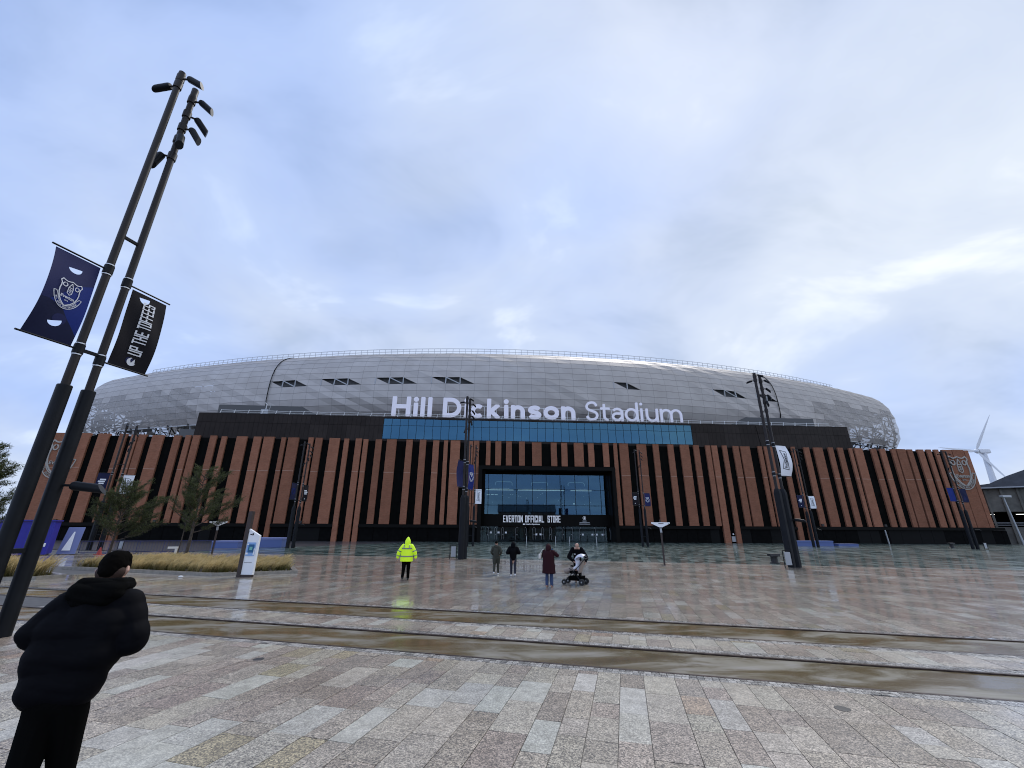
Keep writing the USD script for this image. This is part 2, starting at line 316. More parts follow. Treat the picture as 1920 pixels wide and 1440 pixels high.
mat('rain_cover', (0.50, 0.52, 0.60), 0.3)
mat('tyre_rubber', (0.012, 0.012, 0.012), 0.7)
mat('eye_dark', (0.01, 0.008, 0.007), 0.2)
def shell_mat(name, alpha):
    nodes = {'g': ('geometry', {}), 'n': ('noise_texture', {'scale': 0.25, 'detail': 3.0}), 'oi': ('object_info', {}), 'rp': ('rgb_ramp', {'ramp': [(0.3, (0.40, 0.370, 0.345)), (0.7, (0.46, 0.43, 0.405))]}),
             'p': ('principled_bsdf', {'metallic': 0.45, 'roughness': 0.55, 'specular_ior_level': 0.5}), 't': ('transparent_bsdf', {}), 'm': ('mix_closure', {'fac': alpha})}
    M[name] = usdkit.material(stage, f'/World/Looks/{name}', nodes, [('g.position', 'n.vector'), ('n.fac', 'rp.fac'), ('rp.color', 'p.base_color'), ('t.BSDF', 'm.closure1'), ('p.BSDF', 'm.closure2')], surface='m.closure')
shell_mat('shell_mesh_solid', 0.97); shell_mat('shell_mesh_open', 0.48)
def glass_mat(name, tint, base, refl):
    M[name] = usdkit.material(stage, f'/World/Looks/{name}', {
        't': ('transparent_bsdf', {'color': base}), 'gl': ('glossy_bsdf', {'color': tint, 'roughness': 0.02}), 'fr': ('fresnel', {'IOR': 1.5}),
        'ad': ('math', {'math_type': 'add', 'value2': refl, 'use_clamp': True}), 'm': ('mix_closure', {})},
        [('fr.fac', 'ad.value1'), ('ad.value', 'm.fac'), ('t.BSDF', 'm.closure1'), ('gl.BSDF', 'm.closure2')], surface='m.closure')
glass_mat('coated_glass', (0.17, 0.40, 0.56), (0.30, 0.40, 0.46), 0.34)
glass_mat('store_glass', (0.24, 0.47, 0.70), (0.40, 0.50, 0.55), 0.14)
glass_mat('door_glass', (0.5, 0.65, 0.7), (0.55, 0.60, 0.62), 0.02)
M['puddle_water'] = usdkit.material(stage, '/World/Looks/puddle_water', {
    't': ('transparent_bsdf', {'color': (0.80, 0.80, 0.78)}), 'gl': ('glossy_bsdf', {'color': (1, 1, 1), 'roughness': 0.05}), 'fr': ('fresnel', {'IOR': 1.33}),
    'g': ('geometry', {}), 'n': ('noise_texture', {'scale': 2.2, 'detail': 3.0}), 'b': ('bump', {'strength': 0.10, 'distance': 0.01}), 'm': ('mix_closure', {})},
    [('fr.fac', 'm.fac'), ('t.BSDF', 'm.closure1'), ('gl.BSDF', 'm.closure2'), ('g.position', 'n.vector'), ('n.fac', 'b.height'), ('b.normal', 'gl.normal')], surface='m.closure')
def leaf_mat(name, a, b, tr):
    M[name] = usdkit.material(stage, f'/World/Looks/{name}', {
        'at': ('attribute', {'attribute': 'tone'}), 'rp': ('rgb_ramp', {'ramp': [(0.0, a), (1.0, b)]}), 'sp': ('separate_color', {'color_type': 'rgb'}),
        'p': ('principled_bsdf', {'roughness': 0.6, 'specular_ior_level': 0.3}), 'tl': ('translucent_bsdf', {}), 'm': ('mix_closure', {'fac': tr})},
        [('at.color', 'sp.color'), ('sp.r', 'rp.fac'), ('rp.color', 'p.base_color'), ('rp.color', 'tl.color'), ('p.BSDF', 'm.closure1'), ('tl.BSDF', 'm.closure2')], surface='m.closure')
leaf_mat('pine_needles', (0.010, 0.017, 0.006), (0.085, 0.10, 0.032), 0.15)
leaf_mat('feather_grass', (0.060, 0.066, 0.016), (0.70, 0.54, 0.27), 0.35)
# ------------------------------------------------------------------ ground: the plaza falls 1.7 % towards the stadium
GS = 0.017
def gz(y): return -GS * y
TH = math.radians(14.5); UC, US = math.cos(TH), math.sin(TH)
def uv(u, v, h=0.0):
    u, v = np.asarray(u, float), np.asarray(v, float); x = u*UC + v*US; y = -u*US + v*UC
    return np.stack(np.broadcast_arrays(x, y, gz(y) + h), -1)
def uvbox(u0, u1, v0, v1, h0, h1):
    return hexa(np.vstack([uv([u0,u1,u1,u0], [v0,v0,v1,v1], h0), uv([u0,u1,u1,u0], [v0,v0,v1,v1], h1)]))
def sheet(poly_uv, h):
    p = uv([a for a, _ in poly_uv], [b for _, b in poly_uv], h); n = len(p)
    return p, np.array([[0, i, i+1] for i in range(1, n-1)])
def strip(x, y): return np.array([x, y, gz(y)])
gx = np.array([-900, 900]); gy = np.array([-220, 110.0, 330, 3000])
V = np.array([[x, y, gz(min(y, 330)) - 0.05] for y in gy for x in gx]); Fg = []
for i in range(3): Fg += [[2*i, 2*i+1, 2*i+3], [2*i, 2*i+3, 2*i+2]]
top('ground', (V, np.array(Fg)), 'asphalt', 'dark wet open ground stretching out around the plaza', 'ground', kind='structure')

def cam_px(P):
    P = np.asarray(P, float) - [0, 0, HCAM]; d = P[..., 1]*_c + P[..., 2]*_s; u = -P[..., 1]*_s + P[..., 2]*_c
    d = np.where(d < .2, .2, d); X, Y = FPX*P[..., 0]/d, -FPX*u/d
    return np.stack([960 + X*_cr - Y*_sr, 720 + X*_sr + Y*_cr], -1)

plaza = thing('pavement', 'wet granite slab plaza in mixed greys in front of the stadium', 'pavement', kind='structure')
part(plaza, 'mortar_bed', cat(sheet([(-70, -6), (80, -6), (80, 7.76), (-70, 7.76)], -0.014), sheet([(-70, 9.17), (80, 9.17), (80, 10.47), (-70, 10.47)], -0.014), sheet([(-70, 11.9), (80, 11.9), (80, 35.0), (-70, 35.0)], -0.014)), 'mortar')
TONES = [((0.415, 0.425, 0.43), 0.15), ((0.365, 0.35, 0.33), 0.22), ((0.295, 0.27, 0.25), 0.32), ((0.255, 0.225, 0.21), 0.19), ((0.30, 0.275, 0.205), 0.025), ((0.31, 0.25, 0.205), 0.02), ((0.33, 0.315, 0.29), 0.075)]
_tp = np.cumsum([t[1] for t in TONES]); _tp /= _tp[-1]
def tone_pick():
    t = np.array(TONES[int(np.searchsorted(_tp, rng.random()))][0]); return np.clip(t * np.array([.97, .90, .775]) * (1 + rng.normal(0, .05)) * (1 + rng.normal(0, .012, 3)), .05, .6)
slabs = []
def lay(v0, v1, ulo, uhi, first_row=True):
    u = ulo
    while u < uhi:
        w = float(rng.choice([0.44, 0.44, 0.44, 0.33, 0.33, 0.30])); v = v0 + (0.0 if rng.random() < .4 else -rng.random()*.3)
        while v < v1 - .02:
            L = float(rng.choice([0.30, 0.45, 0.60, 0.75, 0.90, 0.90])); a, b = max(v, v0), min(v + L, v1)
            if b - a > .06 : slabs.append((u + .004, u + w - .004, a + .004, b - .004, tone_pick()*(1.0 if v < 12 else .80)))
            v += L
        u += w
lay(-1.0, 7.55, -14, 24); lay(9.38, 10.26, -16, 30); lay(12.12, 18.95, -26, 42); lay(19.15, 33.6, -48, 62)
def row(v0, v1, ulo, uhi, Ls):
    u = ulo
    while u < uhi:
        L = float(rng.choice(Ls)); slabs.append((u + .004, u + L - .004, v0 + .004, v1 - .004, tone_pick())); u += L
row(18.95, 19.15, -26, 42, [.9, .6]); row(33.6, 34.0, -48, 62, [.9, .75]); row(34.0, 35.0, -48, 62, [.44, .33])
# small setts, two staggered rows along each side of the rails
setts = []
for v0, sgn in ((7.75, -1), (9.18, 1), (10.46, -1), (11.91, 1)):
    for k in range(2):
        u = -16.0 + (0.05 if k else 0.0)
        while u < 22:
            w = float(rng.uniform(.085, .115)); a = v0 + sgn*(.005 + k*.1); b = v0 + sgn*(.095 + k*.1)
            setts.append((u + .004, u + w - .004, min(a, b), max(a, b), np.clip(np.array([.27, .255, .235]) * rng.uniform(.5, 1.5), .05, .6))); u += w
def slab_mesh(s, side=True):
    u0, u1, v0, v1, _ = s; h = rng.uniform(-.0015, .0015); t1, t2 = rng.normal(0, .0010, 2)
    m = uvbox(u0, u1, v0, v1, -.03, h); m[0][4:, 2] += np.array([-t1-t2, t1-t2, t1+t2, -t1+t2]) * .5
    return m[0], (_BF[2:] if side else _BF[2:4])
def lay_out(items, name, rest, limit, far_v):
    B = np.array([s[:4] for s in items])
    q = cam_px(np.stack([uv(B[:, i], B[:, j]) for i, j in ((0, 2), (1, 2), (1, 3), (0, 3))], 1)); c = q.mean(1)
    inn = (c[:, 0] > -260) & (c[:, 0] < 2180) & (c[:, 1] < 1640) & (B[:, 3] > .8)
    area = .5*np.abs((q[:, 2, 0]-q[:, 0, 0])*(q[:, 3, 1]-q[:, 1, 1]) - (q[:, 3, 0]-q[:, 1, 0])*(q[:, 2, 1]-q[:, 0, 1]))
    vis = inn & (c[:, 0] > 0) & (c[:, 0] < 1920) & (c[:, 1] < 1440)
    order = np.argsort(-np.where(vis, area, -1)); nk = set(order[:limit].tolist())
    VV, FF, TT, n = [], [], [], 0
    nearV, farV = ([], [], []), ([], [], [])
    for i, s in enumerate(items):
        if not inn[i]: continue
        m = slab_mesh(s, s[2] < far_v)
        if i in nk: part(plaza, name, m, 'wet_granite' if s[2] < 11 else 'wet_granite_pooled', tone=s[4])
        else:
            B_ = nearV if s[2] < 11 else farV; B_[1].append(m[1] + 8*len(B_[0])); B_[0].append(m[0]); B_[2].append(np.tile(s[4], (8, 1)))
    for B_, nm_, mt_ in ((nearV, 'outer_' + rest, 'wet_granite'), (farV, rest, 'wet_granite_pooled')):
        if B_[0]: part(plaza, nm_, (np.vstack(B_[0]), np.vstack(B_[1])), mt_, tone=np.vstack(B_[2]), kind='stuff')
lay_out(slabs, 'paving_slab', 'distant_paving_slabs', 296, 19); lay_out(setts, 'sett', 'small_setts', 150, 99)

# two old dock railway tracks let into the paving: rails with wet concrete between
for k, (va, vb, lab) in enumerate(((7.76, 9.17, 'nearer old dock railway track with wet brown concrete between its rails'), (10.47, 11.9, 'farther old dock railway track with wet grey concrete between its rails'))):
    t = thing('railway_track', lab, 'track', kind='structure')
    n = 60; us = np.linspace(-60, 70, n); P = np.vstack([uv(us, np.full(n, va + .075), -.02), uv(us, np.full(n, vb - .075), -.02)])
    part(t, 'concrete_infill', (P, np.vstack([[[i, i+1, n+i+1], [i, n+i+1, n+i]] for i in range(n-1)])), 'wet_concrete')
    for v in (va, vb): 
        s = 1 if v == va else -1
        part(t, 'rail', cat(uvbox(-60, 70, min(v, v + s*.055), max(v, v + s*.055), -.08, .001)), 'rail_steel')
    part(t, 'flange_groove', cat(uvbox(-60, 70, va + .055, va + .075, -.08, -.045), uvbox(-60, 70, vb - .075, vb - .055, -.08, -.045)), 'void_black')

# thin films of standing rainwater
def puddle(label, cu, cv, ru, rv, seed, h=.0035):
    a = np.linspace(0, 2*np.pi, 90, endpoint=False); r = .55 + .75*meshkit.fbm(np.stack([np.cos(a)*1.6 + 5, np.sin(a)*1.6 + 5, np.full(90, seed*3.3)], 1), 4, seed)
    p = np.vstack([uv([cu], [cv], h), uv(cu + ru*r*np.cos(a), cv + rv*r*np.sin(a), h)]); top('puddle', (p, np.array([[0, 1 + i, 1 + (i+1) % 90] for i in range(90)])), 'puddle_water', label, 'puddle', kind='structure')
puddle('pale sky-reflecting puddle on the slabs at the lower right edge', 5.6, 6.7, 1.3, .62, 3); puddle('broad puddle over the right end of the tracks', 9.5, 9.9, 3.2, .8, 5)
green = thing('forecourt', 'far plaza strip of dark green and pale setts beneath the stadium front', 'pavement', kind='structure')
part(green, 'green_sett_field', sheet([(-46, 35.02), (120, 35.02), (160, 140), (-70, 140)], -.012), 'green_setts')
part(green, 'edge_line', uvbox(-48, 110, 35.0, 35.16, -.03, .004), 'kerb_stone')
top('side_road', sheet([(-110, 36), (-46.05, 36), (-46.05, 122), (-110, 122)], -.008), 'asphalt', 'grey wet service road on the left behind the grass beds', 'road', kind='structure')

# ------------------------------------------------------------------ stadium, in its own frame: x along the front, y into the building, z up
D0, YAW = 105.88, 4.025
def fpt(s, off, z):
    a = math.radians(YAW); return (s*math.cos(a) - off*math.sin(a), D0 + s*math.sin(a) + off*math.cos(a), z)
stad = thing('stadium', 'huge football stadium with red brick piers and a silvery barrel roof', 'stadium', (0, D0, 0), YAW)
ZT, ZL, ZB = 22.5, 2.12, -3.2
PIERS = [(-112.4,-111.2),(-111.0,-107.65),(-107.4,-102.3),(-100.52,-98.0),(-95.71,-94.03),(-92.95,-91.56),(-91.22,-89.64),(-88.09,-85.41),(-83.08,-81.45),(-80.39,-79.1),(-78.63,-76.98),(-74.59,-73.05),(-71.87,-70.64),(-68.31,-65.81),(-64.25,-62.41),(-61.81,-59.33),(-57.57,-56.51),(-55.95,-53.36),(-51.03,-49.81),(-49.32,-47.63),(-45.9,-43.39),(-42.28,-41.1),(-39.45,-37.96),(-37.52,-36.35),(-34.49,-32.95),(-31.7,-29.28),(-26.84,-25.26),(-23.45,-21.86),(-20.09,-18.57),(-17.35,-16.33),(-15.62,-13.22),(-10.97,-9.94),(-9.76,-8.35),(-6.55,-5.44),(-4.18,-2.68),(-1.43,0.07),(1.92,3.43),(5.31,7.74),(10.23,11.76),(12.95,14.51),(16.31,18.77),(20.02,21.57),(23.95,25.5),(26.82,27.78),(28.4,30.75),(33.07,35.62),(37.46,39.01),(41.47,43.06),(44.89,47.31),(48.55,50.07),(51.87,53.17),(53.53,55.11),(56.59,57.84),(59.51,61.11),(61.61,64.22),(66.53,67.66),(68.22,70.68),(73.09,74.4),(75.99,77.01),(79.54,81.07),(82.34,84.9),(86.56,87.97),(89.31,90.8),(92.55,93.51),(94.16,96.49),(98.95,100.52),(101.56,103.12),(104.94,106.17),(106.57,109.12),(109.67,111.18),(112.71,114.49),(115.49,116.74),(117.81,118.95),(120.21,122.83),(123.02,126.45),(126.64,127.85)]
LONG = {-61.81, -57.57, -42.28, -39.45, -37.52, 53.53, 56.59, 73.09, 75.99, -91.22, -92.95}
HALFLONG = {51.87: 1.0}
for a, b in PIERS:
    z0 = 16.4 if -7 < a < 25.6 else (ZB if a in LONG else ZL)
    ms = [box(a, b, 0, .62, z0, ZT + rng.uniform(-.05, .12))]
    part(stad, 'brick_pier', cat(ms), 'red_brick')
    if z0 < 10 and rng.random() < .7:
        part(stad, 'ledge', box(a + .02, b - .02, -.035, 0.01, 14.22, 14.30), 'pier_ledge')
# cladding panels between the piers
edges = PIERS
for (a0, b0), (a1, b1) in zip(edges[:-1], edges[1:]):
    if a1 - b0 < .08: continue
    z0 = 16.4 if -8 < b0 and a1 < 26.7 else ZL - .3
    zs = [z0, 6.9, 14.26, 20.9, 22.15]; zs = [z for z in zs if z >= z0]; ms = []
    for q0, q1 in zip(zs[:-1], zs[1:]):
        n = max(1, round((a1 - b0)/.9)); xs = np.linspace(b0 + .003, a1 - .003, n + 1)
        for x0, x1 in zip(xs[:-1], xs[1:]): ms.append(box(x0 + .012, x1 - .012, .40 + rng.uniform(0, .01), .60, q0 + .02, q1 - .02))
    part(stad, 'cladding_panel', cat(ms), 'black_cladding')
part(stad, 'backing_wall', cat(box(-112.3, -8.2, .63, 1.2, ZB, 21.9), box(26.7, 127.7, .63, 1.2, ZB, 21.9), box(-8.2, 26.7, .63, 1.2, 16.3, 21.9)), 'void_black')
part(stad, 'side_wall', cat(box(-112.4, -111.6, 1.21, 60, ZB, 22.3), box(127.0, 127.8, 1.21, 90, ZB, 22.3)), 'red_brick')
part(stad, 'terrace_deck', cat(box(-111.5, -79.3, 1.21, 60, 20.6, 21.2), box(94.2, 126.9, 1.21, 60, 20.6, 21.2)), 'roof_metal')
# ground floor: lintels, dark bays, shutters and posts
def bays(a, b):
    part(stad, 'lintel', box(a, b, -.12, .5, ZL - .75, ZL - .02), 'black_frame')
    x = a + .15
    while x < b - .3:
        w = min(float(rng.choice([2.6, 2.6, 5.2, 3.4])), b - .15 - x)
        part(stad, 'dark_bay', cat(box(x + .04, x + w - .04, .30, .36, ZB, ZL - .80), *[box(x + .1, x + w - .1, .27, .30, -2.4 + k*.55, -2.4 + k*.55 + .04) for k in range(7)]), 'shutter_grey' if rng.random() < .35 else 'ground_floor_dark')
        x += w
prev = -112.4
for a, b in [(-92.95, -89.64), (-61.81, -56.51), (-42.28, -36.35), (-8.16, 26.64), (52.6, 57.84), (73.09, 77.01)]:
    bays(prev, a - .05); prev = b + .05
bays(prev, 130.5)
part(stad, 'plinth_end', box(127.9, 131.6, .6, 3, ZB, ZL - .8), 'ground_floor_dark')
for s in (96.5, 120.4): part(stad, 'leaning_post', bar((s, -.35, -2.6), (s - .1, -.25, 1.4), .22), 'galvanised')
for s, z in ((-38.9, -.9), (56.0, -.9)):
    part(stad, 'bulkhead_lamp', ball((s, .35, .2), (.22, .1, .22), 1), 'white_sign'); part(stad, 'wall_notice', cat(box(s - .5, s + .5, .36, .399, -1.6, -.3)), 'galvanised')
for s in (-103.3, -82.0, 35.7, 79.9, 97.0, -49.5): part(stad, 'wall_floodlight', cat(box(s - .35, s + .2, -.42, -.05, 2.2, 2.75), box(s - .1, s + .05, -.06, .02, 2.3, 2.5)), 'black_iron')

# upper storey: brown cassettes either side of a long blue window band
BX0, BX1, GX0, GX1 = -78.95, 94.1, -33.1, 48.9
def cassettes(a, b):
    n = max(1, round((b - a)/4.4)); xs = np.linspace(a, b, n + 1)
    for x0, x1 in zip(xs[:-1], xs[1:]):
        for q0, q1 in ((21.55, 26.1), (26.13, 28.35)):
            g = np.linspace(x0 + .005, x1 - .005, 5)
            part(stad, 'cassette', cat([box(p0 + .02, p1 - .02, .42 + rng.uniform(0, .02), .55, q0 + .02, q1 - .02) for p0, p1 in zip(g[:-1], g[1:])]), 'brown_cladding' if rng.random() < .6 else 'brown_cladding_light')
cassettes(BX0, GX0); cassettes(GX1, BX1)
part(stad, 'upper_backing', cat(box(BX0 + .02, GX0, .56, 1.6, 21.9, 28.3), box(GX1, BX1 - .02, .56, 1.6, 21.9, 28.3)), 'void_black')
part(stad, 'soffit_strip', cat(box(GX0, GX1, .42, 1.6, 21.5, 22.72), box(GX0, GX1, .42, 1.6, 28.02, 28.36)), 'brown_cladding')
part(stad, 'upper_roof', box(BX0, BX1, .5, 7.0, 28.37, 28.55), 'brown_cladding')
part(stad, 'joint_line', bar((67.9, .40, 21.6), (67.3, .40, 28.3), .12, .04), 'void_black')
n = 39; xs = np.linspace(GX0, GX1, n + 1)
for x0, x1 in zip(xs[:-1], xs[1:]):
    for q0, q1 in ((22.78, 26.22), (26.3, 27.98)):
        dz = rng.normal(0, .004); part(stad, 'window_pane', hexa([(x0+.05, .52+dz, q0), (x1-.05, .52-dz, q0), (x1-.05, .56-dz, q0), (x0+.05, .56+dz, q0), (x0+.05, .52+dz, q1), (x1-.05, .52-dz, q1), (x1-.05, .56-dz, q1), (x0+.05, .56+dz, q1)]), 'coated_glass')
part(stad, 'window_grid', cat([box(x - .045, x + .045, .48, .62, 22.75, 28.0) for x in xs] + [box(GX0, GX1, .485, .615, 26.225, 26.295)]), 'black_frame')
part(stad, 'upper_room', cat(box(GX0, GX1, 5.5, 5.7, 22.8, 28.0), box(GX0, GX1, .7, 5.5, 22.4, 22.7), box(GX0, GX1, .7, 5.5, 28.06, 28.3)), 'interior_dark')
for x in np.arange(GX0 + 8.4, GX1, 10.55): part(stad, 'room_column', box(x - .3, x + .3, 1.2, 1.8, 22.72, 28.02), 'white_sign')
# white guard rail along the upper storey
rail = cat(box(BX0 + 5, BX1 - 5, .60, .66, 29.3, 29.38), box(BX0 + 5, BX1 - 5, .60, .66, 28.85, 28.90))
part(stad, 'guard_rail', rail, 'white_paint')
for x in np.arange(BX0 + 5, BX1 - 5, 3.4): part(stad, 'rail_post', bar((x - .12, .63, 28.5), (x + .1, .63, 29.5), .1), 'white_paint')
ws = thing('weather_station', 'small white weather instrument box with antenna on the dark roof edge', 'instrument', fpt(-63.5, 1.2, 28.55), YAW)
part(ws, 'cabinet', box(-.9, .9, -.3, .4, 0, 1.3), 'galvanised'); part(ws, 'antenna', tube([(.9, 0, 0), (1.2, 0, 2.9)], .06, 6), 'galvanised'); part(ws, 'camera_arm', tube([(.1, 0, 1.2), (.2, 0, 2.7), (-.3, 0, 3.1)], .09, 6), 'white_paint')

# store entrance: deep black portal, recessed glazing, sign band and doors
EX0, EX1, EZ = -7.38, 25.78, 15.35
part(stad, 'entrance_frame', cat(box(-8.3, EX0, -.55, 3.6, ZB, 16.25), box(EX1, 26.65, -.55, 3.6, ZB, 16.25), box(EX0, EX1, -.55, 3.6, EZ, 16.25)), 'black_frame')
off = 3.5; vx = [-7.38, -5.70, -2.06, 1.60, 5.67, 9.33, 12.99, 16.93, 20.51, 23.6, 25.7]; hz = [14.6, 10.81, 6.85, 4.62]
part(stad, 'recess_soffit', box(EX0, EX1, 3.3, 3.6, 14.62, EZ), 'void_black')
for x0, x1 in zip(vx[:-1], vx[1:]):
    for q1, q0 in zip(hz[:-1], hz[1:]): part(stad, 'store_pane', box(x0 + .06, x1 - .06, off, off + .04, q0 + .05, q1 - .05), 'store_glass')
part(stad, 'store_mullions', cat([box(x - .06, x + .06, off - .06, off + .12, 1.9, 14.6) for x in vx[1:-1]] + [box(EX0, EX1, off - .055, off + .115, z - .05, z + .05) for z in hz[1:]]), 'black_frame')
part(stad, 'sign_band', box(EX0, EX1, off - .10, off + .06, 1.82, 4.56), 'black_frame')
part(stad, 'store_room', cat(box(EX0, EX1, 13.5, 13.8, ZB, 15), box(EX0, EX1, off + .2, 13.5, 14.7, 15), box(EX0 - .2, EX0, off + .2, 13.5, ZB, 15), box(EX1, EX1 + .2, off + .2, 13.5, ZB, 15)), 'interior_dark')
part(stad, 'store_floor', box(EX0, EX1, off + .2, 13.5, -2.0, -1.86), 'interior_floor')
for k, (x0, x1) in enumerate(((-6.2, 1.2), (2.4, 15.0), (16.8, 22.6))):
    part(stad, 'ceiling_light', cat(box(x0, x1, 8.6, 8.8, 10.95, 11.12), box(x0 + 1.2, x1 - 1.2, 8.58, 8.78, 11.2, 11.32)), 'lamp_glow')
for x in (-1.6, 7.9, 17.8):
    part(stad, 'light_hoop', tube([(x - 2.2, 6, 12.0), (x - 2.2, 6, 12.6), (x - 1.9, 6, 12.9), (x + 1.9, 6, 12.9), (x + 2.2, 6, 12.6), (x + 2.2, 6, 12.0)], .06, 6), 'lamp_glow_soft')
for k, (x, z) in enumerate(((-6, 9.6), (-4.9, 9.6), (-3.9, 9.6))): part(stad, 'ceiling_panel', box(x, x + .75, 7, 7.6, z, z + .12), 'lamp_glow')
for k in range(22):
    x, z, y = rng.uniform(-5, 22), rng.uniform(7.4, 10.6), rng.uniform(6, 12); part(stad, 'spotlight_glint', ball((x, y, z), .07 if k else .2, 1), 'lamp_glow')
# doors
dx = [-7.38, -5.6, -3.7, -1.85, 1.7, 3.8, 6.0, 8.2, 10.1, 13.4, 15.5, 17.8, 21.4, 24.0, 25.7]
for i, (x0, x1) in enumerate(zip(dx[:-1], dx[1:])):
    d = part(stad, 'door', box(x0 + .05, x1 - .05, off + .05, off + .08, -1.8, 1.75), 'door_glass')
    if i not in (0, 4, 9, 11): part(d, 'door_handle', cat(tube([(x1 - .28, off - .02, -1.3), (x1 - .28, off - .02, 1.35)], .022, 6), tube([(x0 + .28, off - .02, -1.3), (x0 + .28, off - .02, 1.35)], .022, 6)), 'galvanised')
    if i in (1, 2, 3): part(d, 'door_notice', box(x0 + .55, x0 + 1.05, off + .02, off + .045, .1, .5), 'white_sign')
    if i in (6, 11, 12): part(d, 'push_plate', cat(box(x0 + .35, x0 + .8, off - .01, off + .03, -.3, .1), box(x1 - .8, x1 - .35, off - .01, off + .03, -.3, .1)), 'white_sign')
part(stad, 'door_posts', cat([box(x - .05, x + .05, off, off + .12, -1.8, 1.8) for x in dx[1:-1]]), 'black_frame')
part(stad, 'threshold', box(EX0, EX1, off - .2, off + .2, -2.6, -1.80), 'black_frame')
for x in (-6.6, 2.6, 16.4): part(stad, 'shop_curtain', cat([box(x + k*.22, x + k*.22 + .14, off + .9, off + 1.0, -1.8, 1.8) for k in range(4)]), 'shop_green')
for x in dx[1:-1]:
    part(stad, 'patch_fitting', cat(box(x - .08, x + .08, off - .05, off + .03, 1.42, 1.52), box(x - .08, x + .08, off - .05, off + .03, -.2, -.1)), 'stainless')
part(stad, 'foyer_back', box(EX0, EX1, 7.5, 7.7, -1.86, 1.8), 'void_black')

# ------------------------------------------------------------------ roof shell: curved in plan and in section, clad in faceted perforated panels
KQ, LQ, RQ, CQ, ZR, OQ, DYQ, WQ, EQ = 0.00162, 141.75, 8.9, 1.57, 52.56, 2.01, -0.01487, 22.9, 0.60
shell = thing('roof_shell', 'silver grey perforated barrel shell of faceted panels over the stadium', 'roof', (0, D0, 0), YAW + math.degrees(DYQ))
def plan_curve(step):
    s = np.linspace(0, LQ, 600); o = KQ*s*s; th = np.arctan(2*KQ*s); a0 = th[-1]
    a = np.linspace(a0, math.pi/2, 80)[1:]; cx, cy = LQ - RQ*math.sin(a0), o[-1] + RQ*math.cos(a0)
    S = np.r_[s, cx + RQ*np.sin(a)]; O = np.r_[o, cy - RQ*np.cos(a)]; T = np.r_[th, a]
    S = np.r_[S, np.full(30, S[-1])]; O = np.r_[O, O[-1] + np.linspace(2, 70, 30)]; T = np.r_[T, np.full(30, math.pi/2)]
    l = np.r_[0, np.cumsum(np.hypot(np.diff(S), np.diff(O)))]; q = np.arange(0, l[-1], step)
    S, O, T = (np.interp(q, l, z) for z in (S, O, T))
    return np.r_[-S[:0:-1], S], np.r_[O[:0:-1], O], np.r_[-T[:0:-1], T]
SS, OO, TT_ = plan_curve(3.95)
zi = [(29.5, 2.0), (32.0, .6), (35.0, 0.0)] + [(35 + (ZR-35)*math.sin(t*math.pi/2)**EQ, WQ*(1 - math.cos(t*math.pi/2)**EQ)) for t in np.linspace(.02, 1, 60)]
zi = np.array(zi); ll = np.r_[0, np.cumsum(np.hypot(*np.diff(zi, axis=0).T))]
# courses: about two metres of shell each up to where it rolls over the top
marks = np.r_[np.arange(0, 26.0, 1.95), np.arange(27.3, ll[-1], 2.6)]; ZI = np.stack([np.interp(marks, ll, zi[:, 0]), np.interp(marks, ll, zi[:, 1])], 1)
NR, NC = len(ZI), len(SS)
dph = rng.uniform(0, .32, 400); dph[::2] *= .25
def shell_pt(i, j, extra=0.0):
    ins = ZI[j, 1] - extra; s = SS[i] - ins*np.sin(TT_[i]); o = OO[i] + ins*np.cos(TT_[i]); return np.array([s + CQ, o + OQ, ZI[j, 0]])
P = np.zeros((NC, NR, 3))
for i in range(NC):
    for j in range(NR):
        q = (NC - i) + 0 - (NR - 1 - j)*1 + 200
        P[i, j] = shell_pt(i, j, dph[(i + j) % 400] if 0 < j < NR - 1 else 0.0)
holes = [(-67.7, -58.2), (-53.0, -43.2), (-37.3, -27.2), (-20.5, -9.8), (30.4, 36.8), (62.1, 71.1), (77.9, 80.9)]
jh = int(np.argmin(np.abs(ZI[:, 0] - 38.3)))
hole_cells = {}
for a, b in holes:
    i0 = int(np.argmin(np.abs(P[:, jh, 0] - (a + 3.4)))); n = 1 if b - a > 8 else 0
    hole_cells[i0 - 1] = 'R'
    for k in range(n): hole_cells[i0 + k] = 'B'
    hole_cells[i0 + n] = 'L'
cells, far = [], {True: [], False: []}
for i in range(NC - 1):
    for j in range(NR - 1):
        a, b, c, d = P[i, j], P[i+1, j], P[i+1, j+1], P[i, j+1]                 # BL BR TR TL
        m = (a + b + c + d)/4; sh = .009
        q = [m + (p - m)*(1 - sh) for p in (a, b, c, d)]; q = [p + np.array([0, 0, z]) for p, z in zip(q, (.018, .018, -.026, -.026))]
        fs = [[0, 1, 3], [1, 2, 3]]
        if j == jh and i in hole_cells: fs = [] if hole_cells[i] == 'B' else ([[0, 1, 3]] if hole_cells[i] == 'R' else [[1, 2, 3]])
        if j == jh and i in hole_cells and fs: fs = [[0, 1, 3]] if hole_cells[i] == 'L' else [[1, 2, 3]]
        if j == jh and i in hole_cells and hole_cells[i] == 'R': fs = [[0, 1, 3]]
        if j == jh and i in hole_cells and hole_cells[i] == 'L': fs = [[1, 2, 3]]
        if not fs: continue
        x = m[0]; wob = 3*math.sin(i*1.7 + j*2.3) + 2*math.sin(i*.9 - j*1.1); open_ = (x < -93 + wob and m[2] < 40 + .35*wob) or (x > 99 + wob and m[2] < 41.5 + .35*wob)
        cells.append((abs(x - 5) + abs(m[2] - 40)*2.2, open_, q, fs))
cells.sort(key=lambda t: t[0])
for k, (_, o, q, fs) in enumerate(cells):
    if k < 298: part(shell, 'cladding_panel', (np.array(q), np.array(fs)), 'shell_mesh_open' if o else 'shell_mesh_solid')
    else: far[o].append((np.array(q), np.array(fs)))
